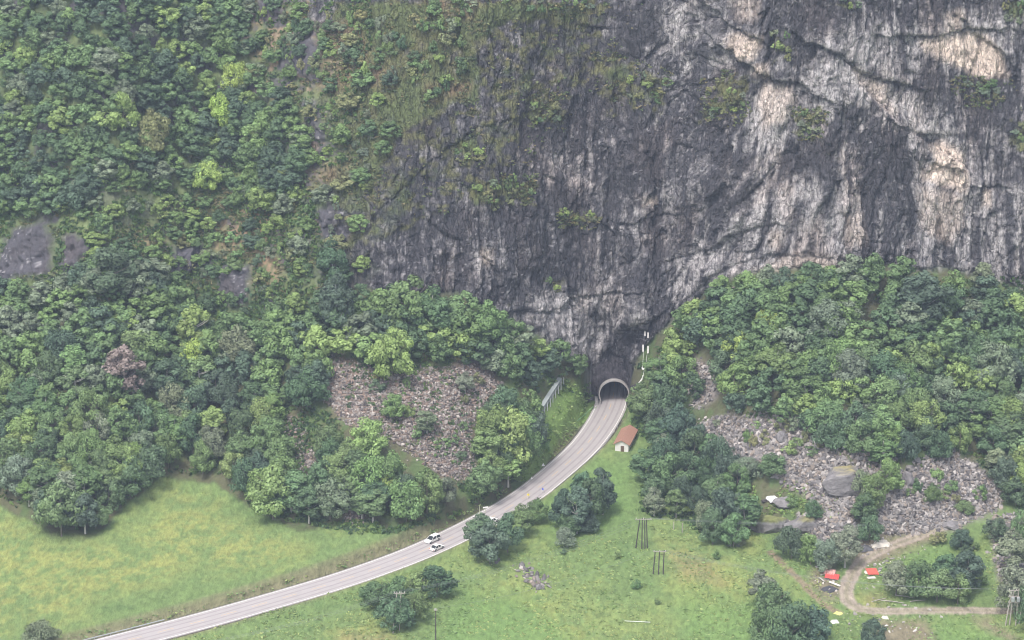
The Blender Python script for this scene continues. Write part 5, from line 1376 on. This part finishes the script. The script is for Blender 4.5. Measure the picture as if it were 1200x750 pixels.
# long grey barrier on the grass slope
a, b = at1(630.5, 488), at1(656, 449); a.z += .2; b.z += .2
t = empty("barrier", a, 0, label="long grey board barrier climbing the slope left of the tunnel road", cat="barrier")
d = b - a; n_p = 9
M_BARR = simple_mat("grey_boards", (.30, .33, .33), .8, .15, 2)
V = []; hb_, th = 1.5, 1.3; sd = Vector((d.y, -d.x, 0)).normalized() * th
MB().add([(-sd / 2), (sd / 2), d + sd / 2, d - sd / 2, Vector((0, 0, hb_)) - sd / 2, Vector((0, 0, hb_)) + sd / 2, d + Vector((0, 0, hb_)) + sd / 2, d + Vector((0, 0, hb_)) - sd / 2], [(3, 2, 1, 0), (4, 5, 6, 7), (0, 1, 5, 4), (1, 2, 6, 5), (2, 3, 7, 6), (3, 0, 4, 7)]).build("panel", M_BARR, t)
for i in range(n_p):
    f = i / (n_p - 1); q = d * f + sd * .9; MB().box((q.x, q.y, q.z + hb_ * .5 - .3), (.2, .2, hb_ + 1.0)).build("post", M_GALV, t)
# pale green handrail and the green pipe beside the portal
M_GRN = simple_mat("green_paint", (.22, .42, .24), .6, .08)
qs = [at1(676, 497), at1(686, 489), at1(695, 480)]
t = empty("handrail", qs[0], 0, label="pale green handrail on the grass slope left of the road", cat="handrail")
MB().tube([q - qs[0] + Vector((0, 0, 1.0)) for q in qs], .07, 6).build("rail", M_GRN, t)
for q in qs: MB().tube([q - qs[0] - Vector((0, 0, .3)), q - qs[0] + Vector((0, 0, 1.0))], .06, 6).build("post", M_GRN, t)
qs = [Vector((5.2, -2.0, 2.6)), Vector((5.0, -8, .9)), Vector((4.9, -20, .6))]
o = MB().tube([q - qs[0] for q in qs], .09, 6).build("green_pipe", M_GRN); o.location = qs[0]; tag(o, "thin green pipe running from the tunnel mouth to the hut", "pipe")

# ------------------------------------------------------------------ things dumped along the gravel track
def sheet(name, u, v, L, W, col, rz, tilt, label, cat="metal sheet", z=.3, corr=.06):
    P = at1(u, v); n = 28; V = []
    for j, yy in enumerate((-W / 2, W / 2)):
        for k_ in (0, 1):
            for i in range(n + 1): V.append((-L / 2 + L * i / n, yy, corr * math.sin(i * 1.6) - .05 * k_))
    Fc = []; m_ = n + 1
    for i in range(n): Fc += [(i, i + 1, 2 * m_ + i + 1, 2 * m_ + i), (m_ + i, 3 * m_ + i, 3 * m_ + i + 1, m_ + i + 1), (i, m_ + i, m_ + i + 1, i + 1), (2 * m_ + i, 2 * m_ + i + 1, 3 * m_ + i + 1, 3 * m_ + i)]
    Fc += [(0, 2 * m_, 3 * m_, m_), (n, m_ + n, 3 * m_ + n, 2 * m_ + n)]
    o = MB().add(V, Fc).build(name, simple_mat(name + "_paint", col, .6, .12, 1.5)); o.location = P + Vector((0, 0, z)); o.rotation_euler = (tilt, math.radians(4), rz)
    return tag(o, label, cat)
sheet("metal_sheet", 972, 672, 3.0, 2.6, (.62, .36, .33), -.1, .15, "faded pink metal sheet on top of the scrap heap", z=.9)
sheet("metal_sheet", 975, 678, 3.6, 2.6, (.60, .10, .09), -.25, .12, "bright red metal sheet on the scrap heap left of the track", z=.7)
sheet("wooden_plank", 978, 686, 3.4, .7, (.66, .6, .56), -.7, .1, "pale plank lying at the lower end of the scrap heap", "plank", .5, .0)
sheet("wooden_plank", 963, 680, 3.2, .45, (.5, .46, .43), 1.9, .1, "weathered plank at the left side of the scrap heap", "plank", .5, .0)
sheet("metal_sheet", 1022, 672, 2.9, 2.9, (.58, .13, .10), .2, .18, "small red sheet right of the gravel track bend", z=.6)
sheet("metal_sheet", 1021, 678, 2.2, 1.0, (.6, .55, .52), .3, .1, "white sheet edge just below the small red sheet", z=.3)
sheet("white_pipe", 747, 729.5, 6.5, .3, (.66, .68, .62), .03, 0, "long pale board lying in the lower meadow", "board", .3, 0)
def tarp(u, v, L, W, H, col, rz, label, seed, name="tarpaulin"):
    P = at1(u, v); n = 22; V = []; r = np.random.default_rng(seed)
    for j in range(n + 1):
        for i in range(n + 1):
            x, y_ = i / n * 2 - 1, j / n * 2 - 1; e = max(abs(x), abs(y_)); k_ = float(fbm(np.array(x * 2.2 + seed), np.array(y_ * 2.2), np.array(0.), 3, seed))
            hh_ = H * (1 - e ** 2.5) * (.75 + .5 * k_) + .04; s_ = 1 + .15 * float(vnoise(np.array(math.atan2(y_, x) * 2.), np.array(seed * 1.), np.array(0.), 5))
            V.append((x * L / 2 * s_, y_ * W / 2 * s_, hh_ if e < 1 else -.15))
    Fc = [(j * (n + 1) + i, j * (n + 1) + i + 1, (j + 1) * (n + 1) + i + 1, (j + 1) * (n + 1) + i) for j in range(n) for i in range(n)]
    o = MB().add(V, Fc).build(name, simple_mat(name + "_cloth", col, .7, .1, 2, bump=.3), smooth=True); o.location = P; o.rotation_euler = (0, 0, rz)
    return tag(o, label, "tarpaulin" if name == "tarpaulin" else name.replace("_", " "))
tarp(906, 585, 2.8, 3.2, 1.1, (.74, .74, .76), .3, "white tarpaulin over a heap on the grassy ledge", 2)
tarp(1031, 637, 5.2, 4.0, 1.0, (.62, .57, .5), .1, "pale cream tarpaulin above the gravel track bend", 3)
tarp(1013, 642, 3.4, 3.4, .9, (.10, .10, .11), .4, "dark tarpaulin left of the pale rubble", 4)
tarp(972, 691, 3.6, 3.4, .8, (.07, .07, .08), .8, "black tarpaulin at the lower end of the scrap heap", 5)
tarp(982, 719, 1.5, 2.0, .5, (.62, .62, .22), 1.0, "yellow sack left of the track bend", 6, "sack")
tarp(978, 729, 2.0, 1.8, .6, (.66, .66, .66), .2, "white sack below the yellow one", 7, "sack")
tarp(1037, 724, 1.8, 1.6, .5, (.64, .6, .5), 0, "cream sack right of the dark tree by the track fork", 8, "sack")
P = at1(896, 586); t = empty("log_pile", P, .4, label="little dark pile of logs left of the white tarpaulin", cat="log pile")
for i, (x, z_) in enumerate(((-.3, .15), (.05, .15), (.4, .15), (-.12, .42), (.22, .42))): MB().tube([(-.8, x, z_), (.8, x + .05, z_)], .17, 8).build("log", M_WOOD, t)
o = MB().tube([(0, 0, 0), (1.2, 3, .6), (2.6, 6.2, 1.0), (3.4, 8, 1.2)], [.22, .18, .12, .05], 6).build("fallen_trunk", M_WOODP); o.location = at1(946, 622) + Vector((0, 0, .6)); o.rotation_euler = (0, 0, 1.2); tag(o, "bleached fallen trunk below the grassy ledge", "fallen trunk")
for i, (u, v, l_, rz) in enumerate(((1030, 704, 4.5, .5), (1046, 706, 6, -.3), (1060, 700, 5, -.4), (1075, 705, 4, .2))):
    o = MB().tube([(-l_ / 2, 0, .2), (0, .1, .28), (l_ / 2, 0, .25)], [.14, .12, .07], 6).build("log", M_WOODP); o.location = at1(u, v); o.rotation_euler = (0, 0, rz)
    tag(o, ["short log nearest the gravel track bend", "long log lying below the thicket between the tracks", "log touching the thicket between the tracks", "last log on the right beside the lower track"][i], "log")

# ------------------------------------------------------------------ haze
mh = bpy.data.materials.new("haze"); mh.use_nodes = True; th_ = mh.node_tree; th_.nodes.clear()
oh = th_.nodes.new("ShaderNodeOutputMaterial"); vh = th_.nodes.new("ShaderNodeVolumePrincipled")
vh.inputs["Color"].default_value = (.66, .78, 1, 1); vh.inputs["Density"].default_value = HAZE_DENSITY; vh.inputs["Anisotropy"].default_value = .2
th_.links.new(vh.outputs[0], oh.inputs["Volume"])
zmin = float(T[..., 2].min()) - 1.5; zmax = max(float(T[..., 2].max()), CAM[2]) + 15
ymax = float(T[..., 1].max()) + 10
hz = MB().box((0, (ymax - 1520) / 2, (zmin + zmax) / 2), (3060, ymax + 1520, zmax - zmin)).build("haze", mh)
tag(hz, "pale blue summer haze over the valley", kind="stuff")
